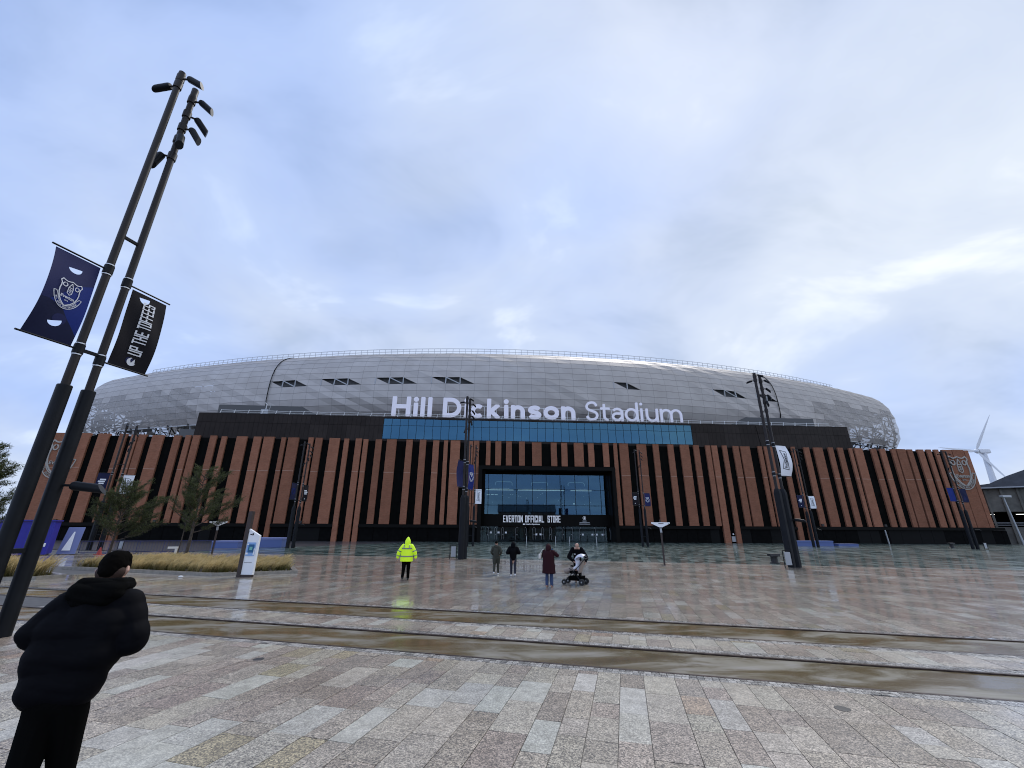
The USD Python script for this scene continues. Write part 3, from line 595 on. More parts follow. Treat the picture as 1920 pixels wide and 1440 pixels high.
part(shell, 'outer_cladding_panels', cat(far[False]), 'shell_mesh_solid', kind='stuff')
part(shell, 'see_through_panels', cat(far[True]), 'shell_mesh_open', kind='stuff', label='see-through perforated panels at the shell ends with steelwork behind')
# bars across the triangular openings
for i0, kd in hole_cells.items():
    for ii in (i0, i0 + 1):
        a, b = P[ii, jh], P[ii, jh+1]; 
        if kd != 'L' or ii == i0: part(shell, 'opening_bar', bar(a + [0, .05, 0], b + [0, .05, 0], .26), 'galvanised') if ii == i0 else None
    if kd == 'B': part(shell, 'opening_bar', bar(P[i0, jh+1], P[i0+1, jh], .24), 'galvanised')
# dark lining behind the middle of the shell and open steelwork behind its ends
def inner(i, j, d): return shell_pt(i, j, -d)
lin = []
for i in range(NC - 1):
    x = P[i, 4, 0]
    for j in range(NR - 1):
        m = P[i, j]
        dp = 1.1
        if (x < -90 and m[2] < 42) or (x > 95 and m[2] < 44):
            if rng.random() < .74: continue
            dp = 3.6
        q = [inner(i, j, dp), inner(i+1, j, dp), inner(i+1, j+1, dp), inner(i, j+1, dp)]; lin.append((np.array(q), np.array([[0, 1, 2], [0, 2, 3]])))
part(shell, 'inner_lining', cat(lin), 'shell_inner')
ms = []
for i in range(1, NC - 2):
    x = P[i, 4, 0]
    if -80 < x < 88: continue
    for j in range(0, 9):
        a = inner(i, j, .5); ms.append(bar(a, inner(i, j+1, .5), .28)) if i % 2 == 0 else None
        r = rng.random()
        if r < .55: ms.append(bar(a, inner(i+1, j+1, .6 + rng.uniform(0, 2)), rng.uniform(.12, .30)))
        elif r < .95: ms.append(bar(inner(i+1, j, .6), inner(i, j+1, .6 + rng.uniform(0, 2)), rng.uniform(.12, .30)))
        if j % 2: ms.append(bar(a, inner(i+1, j, .5), .25))
        if rng.random() < .6: ms.append(bar(inner(i, j, 2.8), inner(i+1, j + (1 if rng.random() < .5 else 0), 3.2), rng.uniform(.2, .6), .2))
part(shell, 'steel_lattice', cat(ms), 'steel_lattice')
part(shell, 'bottom_edge', cat([bar(inner(i, 0, .02), inner(i+1, 0, .02), .22) for i in range(NC - 1)]), 'galvanised')
for i in range(2, NC - 2, 2):
    x = P[i, 0, 0]
    if -84 < x < 92: continue
    a = inner(i, 0, .2); part(shell, 'edge_lamp', box(a[0] - .3, a[0] + .3, a[1] - .5, a[1] + .1, a[2] - .1, a[2] + .45), 'black_iron')
for i in range(2, NC - 2, 3):
    x = P[i, 0, 0]
    if x < -82 or x > 92: part(shell, 'shell_prop', cat(bar(inner(i, 0, .6), inner(i, 0, 3) + [rng.uniform(-2, 2), 0, -9], .35), bar(inner(i+1, 0, .6), inner(i, 0, 3) + [0, 0, -9], .3)), 'galvanised')
for xj in (-70.2, 84.3):
    i = int(np.argmin(np.abs(P[:, 5, 0] - xj))); pts = [shell_pt(i, j, .34) for j in range(0, 14)]
    part(shell, 'expansion_joint', tube(pts, .11, 6), 'void_black')
# gantry rail along the crown
jr = int(np.argmin(np.abs(ZI[:, 0] - 51.6))); tp = [shell_pt(i, jr, .3) for i in range(6, NC - 6) if abs(P[i, jr, 0]) < 126]
part(shell, 'crown_rail', cat([bar(a + [0, 0, h], b + [0, 0, h], .10) for a, b in zip(tp[:-1], tp[1:]) for h in (.9, 1.75)]), 'galvanised')
posts = []
for a, b in zip(tp[:-1], tp[1:]):
    for t in (0, .5): p = a + (b - a)*t; posts.append(bar(p, p + [0, 0, 1.8], .10))
part(shell, 'crown_rail_posts', cat(posts), 'galvanised')
part(stad, 'seating_bowl', cat(box(-80, 92, 9, 80, 10, 33), box(-92, -80.1, 14, 80, 10, 27), box(92.1, 97, 14, 90, 10, 26)), 'shell_inner')
for x in np.arange(-108, -80, 4.5): part(stad, 'dark_stack', box(x, x + rng.uniform(1, 4), 8, 9, 21, rng.uniform(22, 24.2)), 'black_cladding')
for x in (-84.5, -99, -93.5): part(stad, 'plant_box', box(x, x + 1.4, 6, 7.9, 21.2, 23.6), 'galvanised')
# ------------------------------------------------------------------ stadium name in tall letters standing on the upper storey
def catmull(pts, n=10):
    p = np.array([pts[0]] + list(pts) + [pts[-1]], float); out = []
    for i in range(1, len(p) - 2):
        for t in np.linspace(0, 1, n, endpoint=False):
            a, b, c, d = p[i-1:i+3]; out.append(.5*((2*b) + (-a+c)*t + (2*a-5*b+4*c-d)*t*t + (-a+3*b-3*c+d)*t**3))
    return out + [p[-2]]
def arc(cx, cy, rx, ry, a0, a1, n=28):
    t = np.radians(np.linspace(a0, a1, n)); return list(zip(cx + rx*np.cos(t), cy + ry*np.sin(t)))
SCURVE = [(.95,.80),(.78,.96),(.5,1.0),(.2,.94),(.04,.76),(.16,.59),(.5,.50),(.84,.41),(.97,.24),(.82,.06),(.5,0),(.2,.04),(.02,.19)]
def glyph(ch, wd, w, c=5.4, x=3.78):
    h = w/2; L = lambda p: LineString(p).buffer(h, cap_style=2, join_style=1)
    if ch == 'H': g = [L([(h,0),(h,c)]), L([(wd-h,0),(wd-h,c)]), L([(h,c*.5),(wd-h,c*.5)])]
    elif ch == 'i': g = [L([(wd/2,0),(wd/2,x)]), Point(wd/2, c-.62*w).buffer(.60*w)]
    elif ch == 'l': g = [L([(wd/2,0),(wd/2,c)])]
    elif ch == 'D': g = [L([(h,h),(h,c-h),(wd*.42,c-h)] + arc(wd*.42, c/2, wd-h-wd*.42, c/2-h, 90, -90) + [(h,h)]), sbox(0,0,w,c)]
    elif ch == 'c': g = [L(arc(wd*.56, x/2, wd*.56-h, x/2-h, 47, 313))]
    elif ch == 'k': g = [L([(h,0),(h,c)]), L([(h, x*.40),(wd-h*1.25, x+.02)]).intersection(sbox(0,0,wd,x)), L([(h+wd*.16, x*.50),(wd-h*1.15, 0)]).union(L([(wd-h*1.3,.15),(wd-h*1.1,-.3)])).intersection(sbox(0,0,wd+.3,x))]
    elif ch == 'n': g = [L([(h,0),(h,x)]), L([(h,0)] + arc(wd/2, x-h-(wd/2-h), wd/2-h, wd/2-h, 180, 0) + [(wd-h,0)])]
    elif ch == 'u': g = [L([(wd-h,0),(wd-h,x)]), L([(h,x)] + arc(wd/2, h+(wd/2-h), wd/2-h, wd/2-h, 180, 360) + [(wd-h,x)])]
    elif ch == 'm':
        r = (wd-2*h)/4; g = [L([(h,0),(h,x)])] + [L([(h+k*2*r,0)] + arc(h+r+k*2*r, x-h-r, r, r, 180, 0) + [(h+2*r+k*2*r,0)]) for k in (0,1)]
    elif ch in 'sS':
        H = c if ch == 'S' else x; g = [L(catmull([(h + a*(wd-w), h + b*(H-w)) for a, b in SCURVE]))]
    elif ch == 'o': g = [L(arc(wd/2, x/2, wd/2-h, x/2-h, 0, 360, 50))]
    elif ch == 'a': g = [L([(wd-h,0),(wd-h,x*.62)] + arc(wd*.5, x*.62, wd*.5-h, x*.38-h, 0, 150)), L([(wd-h,x*.57),(wd*.52,x*.57)] + arc(wd*.46, x*.285+h*.5, wd*.46-h, x*.285-h*.5, 90, 270) + [(wd*.6,h),(wd-h,x*.32)])]
    elif ch == 'd': g = [L([(wd-h,0),(wd-h,c)]), L(arc(wd*.5-.04, x/2, wd*.5-h, x/2-h, 0, 360, 50))]
    elif ch == 't': g = [L([(wd*.40,c*.88),(wd*.40,h+wd*.32)] + arc(wd*.72, h+wd*.32, wd*.32, wd*.32, 180, 285)), L([(0,x-h),(wd,x-h)])]
    s = unary_union(g); r = min(.22, w*.24); return s.buffer(-r).buffer(r).simplify(.015)
LET = [('H',-31.56,-26.74),('i',-26.0,-24.75),('l',-24.15,-22.95),('l',-22.28,-21.08),('D',-18.27,-13.43),('i',-12.6,-11.4),('c',-10.91,-7.5),('k',-6.61,-2.74),('i',-2.06,-.86),('n',-.19,3.6),('s',4.32,8.1),('o',8.62,12.85),('n',13.41,17.3)]
LET2 = [('S',20.02,23.72),('t',24.21,26.88),('a',27.29,30.53),('d',31.02,34.78),('i',35.2,36.2),('u',36.86,40.36),('m',40.92,47.12)]
nm = thing('stadium_name_sign', 'giant pale letters Hill Dickinson Stadium standing on the upper storey roof edge', 'sign', (0, D0, 0), YAW)
for grp, w in ((LET, 1.12), (LET2, .66)):
    for ch, a, b in grp:
        v, f = extrude(glyph(ch, b - a, w), .40); part(nm, 'letter', (v @ UPRIGHT.T + np.array([a, 1.25, 28.84]), f), 'letter_face')
fr = []
for a, b in ((-30.5, -21.5), (-17.5, 16.8), (20.4, 46.6)):
    fr += [box(a, b, 1.34, 1.48, z, z + .13) for z in (29.0, 32.0)]
    for x in np.arange(a + .6, b, 3.2): fr += [box(x, x + .13, 1.3, 1.43, 28.55, 32.1), bar((x + .06, 1.5, 32.0), (x + .06, 3.4, 28.6), .1)]
part(nm, 'support_frame', cat(fr), 'white_paint')

# ------------------------------------------------------------------ club crest, drawn once as flat shapes
def crest_shapes(k=1.0):
    w = .030*k; half = [(0,.60),(.10,.555),(.20,.53),(.30,.56),(.385,.615),(.455,.50),(.40,.40),(.395,.25),(.42,.08),(.405,-.12),(.34,-.32),(.22,-.49),(.09,-.60),(0,-.66)]
    pts = half + [(-x, y) for x, y in half[-2:0:-1]]; sh = Polygon(pts)
    out = {'shield_rim': sh.boundary.buffer(w)}
    tw = [LineString([(-.10,.26),(0,.50),(.10,.26),(-.10,.26)]).buffer(w*.7), LineString([(-.10,.26),(-.10,-.02),(.02,-.10),(.10,-.02),(.10,.26)]).buffer(w*.7)]
    tw += [LineString([(-.06,y),(.06,y - .02)]).buffer(w*.45) for y in (.19,.12,.05)] + [LineString([(0,.2),(0,.0)]).buffer(w*.4)]
    out['tower'] = unary_union(tw)
    out['wreath'] = LineString(arc(-.26,.34,.085,.095,110,430)).buffer(w*.9); out['wreath '] = LineString(arc(.26,.34,.085,.095,110,430)).buffer(w*.9)
    sc = [LineString(arc(0,.02,.60,.82,202,338,40)).buffer(w*.7), LineString(arc(0,.06,.455,.71,205,335,40)).buffer(w*.6)]
    for s in (-1, 1): sc += [LineString([(s*.56,-.28),(s*.60,-.12),(s*.50,-.10),(s*.43,-.22)]).buffer(w*.6)]
    out['scroll'] = unary_union(sc)
    return out
def flat_text(s, h, cx, cy, width=None, ang=0.0):
    t = meshkit.text_mesh(s, h, 1.0, bold=True); v = np.array(t.vertices); v[:, 0] -= (v[:, 0].min() + v[:, 0].max())/2; v[:, 1] -= h/2
    if width: v[:, 0] *= width/(v[:, 0].max() - v[:, 0].min())
    c, s_ = math.cos(ang), math.sin(ang); v[:, :2] = v[:, :2] @ np.array([[c, s_], [-s_, c]]) + [cx, cy]; return v, np.array(t.faces)
def crest_meshes(depth, k=1.0):
    """(name, mesh) list with thickness along +z of the drawing"""
    out = [(n.strip(), extrude(s, depth)) for n, s in crest_shapes(k).items()]
    def sq(m): return m[0]*[1, 1, depth], m[1]
    out.append(('club_name', sq(flat_text('Everton', .125, 0, -.235, .60)))); out.append(('year', sq(flat_text('1878', .05, 0, -.40))))
    ms = []; word = 'NIL SATIS NISI OPTIMUM'
    for i, ch in enumerate(word):
        if ch == ' ': continue
        a = math.radians(212 + (328 - 212)*(i + .5)/len(word)); ms.append(sq(flat_text(ch, .062, .53*math.cos(a), .04 + .765*math.sin(a), None, a + math.pi/2)))
    out.append(('motto', cat(ms))); return out
for cx, lab in ((123.6, 'metal outline club crest on the right end brick panel'), (-107.3, 'metal outline club crest on the left end brick panel behind the mast')):
    cr = thing('club_crest', lab, 'crest', fpt(cx, -.02, 16.9), YAW)
    for n, (v, f) in crest_meshes(.16, .8): part(cr, n, ((v*[6.3, 6.3, 1]) @ UPRIGHT.T, f), 'crest_metal', kind='stuff' if n == 'motto' else None)

# condensed block capitals drawn as strokes: unit height, width w
def block(ch, w=.46, t=.125):
    h = t/2; L = lambda *p: LineString(p).buffer(h, cap_style=2, join_style=2, mitre_limit=2); a, b, c = h, w - h, .5
    S = {'E': [L((a,0),(a,1)), L((0,1-h),(w,1-h)), L((0,c),(w*.9,c)), L((0,h),(w,h))], 'F': [L((a,0),(a,1)), L((0,1-h),(w,1-h)), L((0,c),(w*.9,c))], 'V': [Polygon([(0,1),(t*1.02,1),(w/2,.22),(w-t*1.02,1),(w,1),(w/2+.09,0),(w/2-.09,0)])],
         'R': [L((a,0),(a,1)), L((a,1-h),(b,1-h),(b,c),(a,c)), Polygon([(w*.42,c),(w*.42+t,c),(w,0),(w-t*1.1,0)])], 'P': [L((a,0),(a,1)), L((a,1-h),(b,1-h),(b,c-.04),(a,c-.04))], 'T': [L((w/2,0),(w/2,1)), L((0,1-h),(w,1-h))],
         'O': [L((a,h),(a,1-h),(b,1-h),(b,h),(a,h),(a,.5))], 'N': [L((a,0),(a,1)), L((b,0),(b,1)), Polygon([(0,1),(t*.95,1),(w,0),(w-t*.95,0)])], 'I': [sbox(0,0,t,1)], 'C': [L((b,.66),(b,1-h),(a,1-h),(a,h),(b,h),(b,.34))],
         'A': [Polygon([(0,0),(t*.95,0),(w/2,.80),(w-t*.95,0),(w,0),(w/2+.10,1),(w/2-.10,1)]), sbox(w*.25,.2,w*.75,.32)], 'L': [L((a,0),(a,1)), L((0,h),(w,h))], 'S': [L((b,.68),(b,1-h),(a,1-h),(a,c),(b,c),(b,h),(a,h),(a,.32))], 'U': [L((a,1),(a,h),(b,h),(b,1))], 'H': [L((a,0),(a,1)), L((b,0),(b,1)), L((a,c),(b,c))]}
    return unary_union(S[ch])
ss = thing('store_sign', 'white condensed letters Everton Official Store above the glass doors', 'sign', fpt(0, 3.38, 0), YAW)
for wrd, a, b in (('EVERTON', -1.89, 3.24), ('OFFICIAL', 3.67, 8.62), ('STORE', 9.43, 12.83)):
    x = a; tot = sum(len(c_) for c_ in wrd); ws_ = [.45 if c_ == 'I' else 1.0 for c_ in wrd]; u = (b - a)/sum(ws_)
    for ch, q in zip(wrd, ws_):
        g = affinity.scale(block(ch), (u*q*.84/.46) if ch != 'I' else 1.62, 1.62, origin=(0, 0)); part(ss, 'letter', mv(extrude(g, .05), (x + u*q*.08, 0, 2.75), UPRIGHT), 'letter_white'); x += u*q
part(ss, 'small_line', cat(mv(text('Fanatics Experience', .30, .03, True, 3.6), (3.9, 0, 2.15)), box(3.2, 3.7, -.03, 0, 2.15, 2.42)), 'letter_white')
part(ss, 'round_emblem', mv(extrude(Point(0, 0).buffer(.42).difference(Point(0, 0).buffer(.34)).union(LineString([(-.1, -.2), (0, .22), (.1, -.2)]).buffer(.05)), .03), (18.95, 0, 3.85), UPRIGHT), 'letter_white')
part(ss, 'small_caption', cat([box(18.95 - w, 18.95 + w, -.03, 0, z, z + .16) for w, z in ((.5, 3.05), (1.3, 2.68), (1.4, 2.32))]), 'galvanised')
for s in (2.6, 9.6, 12.9, 19.6): 
    q = fpt(s + 1.0, -1.2 if s < 19 else -1.0, 0); top('entrance_bollard', mv(cat(tube([(0,0,0),(0,0,1.25)], .10, 10), lathe([(.10,1.25),(.08,1.29),(.01,1.30)], 10)), (q[0], q[1], gz(q[1]))), 'stainless', {2.6: 'leftmost slim stainless bollard before the store doors', 9.6: 'second stainless bollard from the left before the store doors', 12.9: 'third stainless bollard from the left before the store doors', 19.6: 'rightmost slim stainless bollard before the store doors'}[s], 'bollard', 'bollards before the store')

# ------------------------------------------------------------------ lighting masts: twin legs, twin tubes, spotlights, banner arms
def oct_leg(cx, cy, d, z1):
    n = 8; ph = math.pi/8; r = d/2/math.cos(ph)
    return mv(tube([(0,0,-.05),(0,0,z1 - .28),(0,0,z1)], [r, r, r*.62], n, phase=ph), (cx, cy, 0))
def round_leg(cx, cy, d, z1): return mv(tube([(0,0,-.05),(0,0,z1 - .02),(0,0,z1)], [d/2, d/2, d/2*.93], 20), (cx, cy, 0))
def spot(p, az, dip, L=.62, r=.12):
    d = np.array([math.sin(az)*math.cos(dip), math.cos(az)*math.cos(dip), -math.sin(dip)]); p = np.array(p)
    v, f = tube([(0,0,0),(0,0,.05),(0,0,L)], [r*.8, r, r], 14); z = v[:, 2] > L - .01; v[z, 2] += np.where(v[z, 1] > 0, 0, 0) + v[z, 0]*.9
    x, y, dd = frame_of(d); R = np.stack([-y if abs(y[2]) > abs(x[2]) else -x, np.cross(dd, -y if abs(y[2]) > abs(x[2]) else -x), dd], 1)
    return mv((v, f), p, R)
def mast(label, loc, rot, sp=.8, dl=.45, dt=.19, H=15.0, zs=5.2, z_arm=(6.05, 8.24), round_=False, low_spot=True, arms=(1, 1), group='twin leg lighting masts on the plaza'):
    t = thing('lighting_mast', label, 'lighting mast', loc, rot, group)
    for k, y in ((-1, -sp/2), (1, sp/2)):
        part(t, 'leg', (round_leg if round_ else oct_leg)(0, y, dl, zs), 'mast_steel', smooth=35)
        zt = H if k < 0 else H - .12
        part(t, 'pole_tube', tube([(0, y, zs - .1), (0, y, zt)], dt/2, 14), 'mast_tube', smooth=40)
        part(t, 'pole_cap', mv(tube([(0,0,0),(0,0,.12),(0,0,.16),(0,0,.42)], [dt*.62, dt*.62, dt*.56, dt*.56], 12), (0, y, zt - .3)), 'mast_tube', smooth=40)
        for z in z_arm:
            zz = z + (-.12 if k > 0 else 0); 
            if arms[0 if k < 0 else 1]:
                part(t, 'banner_arm', tube([(0, y - .1*k, zz), (0, y + k*1.12, zz)], .022, 8), 'mast_steel')
            c = part(t, 'collar', tube([(0, y, zz - .11), (0, y, zz + .11)], dt*.62, 14), 'mast_steel', smooth=40)
            part(c, 'clip_band', cat(tube([(0, y, zz - .15), (0, y, zz - .125)], dt*.57, 14), tube([(0, y, zz + .125), (0, y, zz + .15)], dt*.57, 14)), 'steel_band', smooth=40)
    for z in (z_arm[0], 9.3): part(t, 'cross_bar', bar((0, -sp/2, z), (0, sp/2, z), .07), 'mast_steel')
    part(t, 'cross_bar', bar((0, -sp/2, 1.6), (0, sp/2, 1.6), .10), 'mast_steel')
    S_ = [(-1, H - .40, 262, 4), (-1, H - .10, 70, 30), (1, H - .45, 62, 40), (1, H - 1.05, 35, 48), (1, H - 1.6, 60, 56), (1, H - 2.1, 110, 70), (1, H - 2.75, 235, 72)]
    for k, z, az, dip in S_:
        a = math.radians(az); y = k*sp/2; d = np.array([math.sin(a), math.cos(a), 0]); p = np.array([0, y, z]) + d*(dt*.5 + .16)
        c = part(t, 'spotlight', spot(p, a, math.radians(dip), .50 if round_ else .40, .10 if round_ else .08), 'mast_steel', smooth=40)
        part(c, 'bracket', cat(tube([np.array([0, y, z - .04]), p + [0, 0, -.02]], .03, 6), tube([(0, y, z - .14), (0, y, z + .10)], dt*.66, 12)), 'mast_tube', smooth=40)
    if low_spot:
        for az, z in ((60, 2.95),):
            a = math.radians(az); d = np.array([math.sin(a), math.cos(a), 0]); p = np.array([0, sp/2, z]) + d*(dl/2 + .16)
            c = part(t, 'spotlight', spot(p, a, math.radians(6), .58, .10), 'mast_steel', smooth=40)
            part(c, 'bracket', tube([np.array([0, sp/2, z]) + d*dl*.45, p + [0, 0, .0]], .03, 6), 'mast_steel')
    return t
def P2(x, y): return (x, y, gz(y))
VA = -14.5
mast('nearest tall dark twin mast on the left behind the man in black', P2(-10.22, 9.22), VA, sp=.46, dl=.275, dt=.165, H=15.25, zs=5.15, round_=True)
mast('tall dark twin mast on the right beside the rusty mooring bollard', P2(18.6, 29.4), -72, sp=.5, H=13.4, zs=5.0, z_arm=(6.0, 8.2), arms=(0, 1))
mast('tall dark twin mast standing left of the store entrance, before the sign letters', P2(-3.95, 36.2), -24, sp=.5, H=13.6, zs=5.0, z_arm=(5.6, 7.85))
mast('dark twin mast right of the white totem sign, before the brick wall', P2(-29.0, 58.2), VA, sp=1.0, H=13.9, zs=5.3)
NA = -86.0
mast('slim dark mast by the blue benches right of the big right mast', P2(53.4, 77.4), NA, H=17.2, zs=6.0, z_arm=(6.6, 8.8))
mast('slim dark mast in front of the right end crest panel', P2(73.9, 70.4), NA, H=15.6, zs=6.0, z_arm=(7.3, 9.5))
mast('slim dark mast just right of the store entrance', P2(22.8, 75.0), NA, sp=.9, H=16.4, zs=6.2, z_arm=(6.7, 8.9), dl=.36)
mast('slim dark mast between the entrance portal and the centre mast', P2(-6.55, 70.5), NA, sp=.9, H=16.2, zs=6.2, z_arm=(6.6, 8.8), dl=.36)
mast('dark twin mast behind the left pine tree', P2(-45.6, 48.6), -60, sp=.9, H=14.0, zs=5.2)

# ------------------------------------------------------------------ banners
def fine(m, e):
    v, f = trimesh.remesh.subdivide_to_size(np.asarray(m[0], float), np.asarray(m[1]), e, max_iter=8); return v, f
def hang(m, wid, hgt, bulge, sgn):
    """flat (a, z, thickness) drawing -> local mast frame: a runs away from the pole along y, bulging towards +x"""
    v, f = m; a, z, t = v[:, 0], v[:, 1], v[:, 2]
    b = bulge*np.sin(np.pi*np.clip(z/hgt, 0, 1))*(.35 + .65*np.clip(a/wid, 0, 1)) + .02*np.sin(7*a/wid + 3*z)*np.sin(np.pi*np.clip(z/hgt, 0, 1))
    return np.stack([b + t, sgn*a, z], 1), (f if sgn > 0 else f[:, ::-1])
def banner(label, mastloc, rot, sp, k, z0, wid, hgt, cloth, arts, bulge=.05, holes=(), e=.14, gap=.16):
    a = math.radians(rot); y = k*(sp/2 + gap); loc = (mastloc[0] - math.sin(a)*y, mastloc[1] + math.cos(a)*y, mastloc[2] + z0)
    t = thing('banner', label, 'banner', loc, rot)
    s = sbox(0, 0, wid, hgt)
    for h in holes: s = s.difference(h)
    part(t, 'cloth', hang(fine(extrude(s, .004), e), wid, hgt, bulge, k), cloth)
    for n, m, mt in arts: part(t, n, hang(fine(m, min(e, .06) if n in ('letter', 'club_name') else e), wid, hgt, bulge, k), mt, kind='stuff' if n == 'motto' else None)
    return t
def flat(shape, off=.006, th=.002): v, f = extrude(shape, th); return v + [0, 0, off], f
def flipx(v, cx): v = v.copy(); v[:, 0] = cx - v[:, 0]; return v
halfmoon = Polygon(arc(0, 0, .13, .13, 180, 360, 20))
W1, H1 = .88, 2.12
mloc = P2(-10.22, 9.22)
cm = []
for n, (v, f) in crest_meshes(.002, .62):
    v = v*[.48, .48, 1]; v[:, 0] = W1*.50 - v[:, 0]; v[:, 1] += 1.12; v[:, 2] += .020; cm.append((n, (v, f[:, ::-1]), 'banner_white_ink'))
hl1 = affinity.translate(affinity.rotate(halfmoon, -10, origin=(0, 0)), .45, 1.78); hl2 = affinity.translate(affinity.rotate(halfmoon, -22, origin=(0, 0)), .46, .42)
blue = Polygon([(0, 1.55), (.34, 1.36), (.62, .96), (.72, .83), (.42, .74), (.28, .55), (0, .22)])
dark = Polygon([(0, 0), (W1, 0), (W1, .82), (.72, .83), (.42, .74), (.28, .55), (0, .22)]).difference(hl2.buffer(.002))
low = [('printed_panel', flat(blue, .006), 'banner_blue'), ('printed_panel', flat(dark, .006), 'banner_navy'), ('flap', flat(affinity.translate(Point(0, 0).buffer(.13), .40, .48).difference(hl2.buffer(.004)), .009), 'banner_indigo')]
banner('deep blue banner with white crest and two wind holes on the nearest mast', mloc, VA, .46, -1, 6.07, W1, H1, 'banner_indigo', low + cm, .20, (hl1, hl2), e=.09)
def vert_text(s, h, length, cx, z0, off=.010):
    v, f = flat_text(s, h, 0, 0, length); v = np.stack([cx - v[:, 1], z0 + length/2 + v[:, 0], v[:, 2]*.002 + off], 1); return v, f
tw, z = [], .40
for wrd, L in (('UP', .25), ('THE', .38), ('TOFFEES', .78)):
    n = len(wrd)
    for i, ch in enumerate(wrd):
        v, f = extrude(affinity.scale(block(ch), L/n*.86/.46, .30, origin=(0, 0)), .002); tw.append(('letter', (np.stack([.61 - v[:, 1], z + L/n*i + v[:, 0], v[:, 2] + .020], 1), f), 'banner_white_ink'))
    z += L + .05
emb = Point(.47, .22).buffer(.105).difference(affinity.translate(Point(0, 0).buffer(.085), .52, .26)).union(Polygon([(.46, .17), (.55, .18), (.53, .31), (.49, .24)]))
hl3 = affinity.translate(affinity.rotate(affinity.scale(halfmoon, 1.0, 1.2), 8, origin=(0, 0)), .33, 1.99)
banner('black banner reading Up The Toffees on the nearest mast', mloc, VA, .46, 1, 5.93, W1, 2.12, 'banner_black', tw + [('emblem', flat(emb, .010), 'banner_white_ink'), ('flap', flat(affinity.translate(Point(0, 0).buffer(.09), .42, .24).difference(emb.buffer(.01)), .008), 'banner_indigo')], .13, (hl3,), e=.09)
def bowtie(wid, hgt, z0, z1, cx):
    c = (z0 + z1)/2; p = Polygon([(cx - .30*wid, z0 + .1), (cx - .12*wid, c), (cx - .30*wid, z1), (cx + .26*wid, z1 - .12), (cx + .12*wid, c), (cx + .26*wid, z0)])
    return p
def beer(label, ml, rot, sp, k, z0, wid, hgt, bulge):
    p = bowtie(wid, hgt, hgt*.18, hgt*.84, wid*.5); core = p.buffer(-.035*wid/.8)
    arts = [('printed_outline', flat(p.difference(core), .008), 'banner_black'), ('printed_name', vert_text('Budweiser', .17*wid, hgt*.50, wid*.5, hgt*.25), 'banner_black')]
    return banner(label, ml, rot, sp, k, z0, wid, hgt, 'banner_white', arts, bulge, (), .25)
def lines(label, ml, rot, sp, k, z0, wid, hgt, cloth, bulge=.08):
    arts = [('printed_lettering', flat(unary_union([sbox(wid*(.2 + .05*i), z_, wid*(.2 + .05*i) + w_, z_ + hgt*.07) for i, (z_, w_) in enumerate(((hgt*.62, wid*.5), (hgt*.52, wid*.58), (hgt*.42, wid*.42)))] + [sbox(wid*.42, hgt*.12, wid*.6, hgt*.16)]), .008), 'banner_white_ink')]
    return banner(label, ml, rot, sp, k, z0, wid, hgt, cloth, arts, bulge, (), .3)
def crestb(label, ml, rot, sp, k, z0, wid, hgt, cloth, ink='banner_white_ink', bulge=.08):
    cm = []
    for n, (v, f) in crest_meshes(.002, 1.0)[:5]:
        v = v*[.6*wid, .6*wid, 1]; v[:, 0] = (wid*.5 - v[:, 0]) if k < 0 else wid*.5 + v[:, 0]; v[:, 1] += hgt*.52; v[:, 2] += .012; cm.append((n, (v, f[:, ::-1] if k < 0 else f), ink))
    return banner(label, ml, rot, sp, k, z0, wid, hgt, cloth, cm, bulge, (), .3)
beer('white billowing banner with black bow tie print on the big right mast', P2(18.6, 29.4), -72, .5, 1, 5.92, .95, 2.15, .30)
crestb('blue banner on the far side of the centre mast', P2(-3.95, 36.2), -24, .5, 1, 5.55, .9, 2.15, 'banner_blue', bulge=.12)
banner('dark banner on the near side of the centre mast', P2(-3.95, 36.2), -24, .5, -1, 5.65, .9, 2.15, 'banner_indigo', [], -.12)
crestb('navy banner on the mast right of the white totem', P2(-29.0, 58.2), VA, 1.0, -1, 6.1, .95, 2.15, 'banner_navy', 'banner_blue')
lines('black banner with white print on the mast right of the white totem', P2(-29.0, 58.2), VA, 1.0, 1, 6.0, .95, 2.15, 'banner_black')
lines('navy banner with white print on the slim mast by the blue benches', P2(53.4, 77.4), NA, .8, -1, 6.65, 1.1, 2.15, 'banner_navy')
beer('white banner with bow tie print on the slim mast by the blue benches', P2(53.4, 77.4), NA, .8, 1, 6.5, 1.1, 2.15, .08)
banner('bright blue banner on the mast before the right end crest', P2(73.9, 70.4), NA, .8, -1, 7.35, 1.1, 2.15, 'banner_blue', [])
banner('dark navy banner on the mast before the right end crest', P2(73.9, 70.4), NA, .8, 1, 7.2, 1.1, 2.15, 'banner_navy', [('printed_panel', flat(Polygon([(.3, .3), (.8, .5), (.5, 1.1)]), .008), 'banner_indigo')])
lines('black banner with white print on the mast right of the entrance', P2(22.8, 75.0), NA, .9, -1, 6.75, 1.0, 2.15, 'banner_black')
crestb('blue crest banner on the mast right of the entrance', P2(22.8, 75.0), NA, .9, 1, 6.6, 1.0, 2.15, 'banner_indigo')
beer('white banner with bow tie print just left of the entrance glass', P2(-6.55, 70.5), NA, .9, 1, 6.5, 1.0, 2.35, .04)
lines('navy banner with white print above the left pine tree', P2(-45.6, 48.6), -60, .9, -1, 6.1, 1.0, 2.15, 'banner_navy')
beer('white banner with dark print above the left pine tree', P2(-45.6, 48.6), -60, .9, 1, 6.0, 1.0, 2.15, .08)

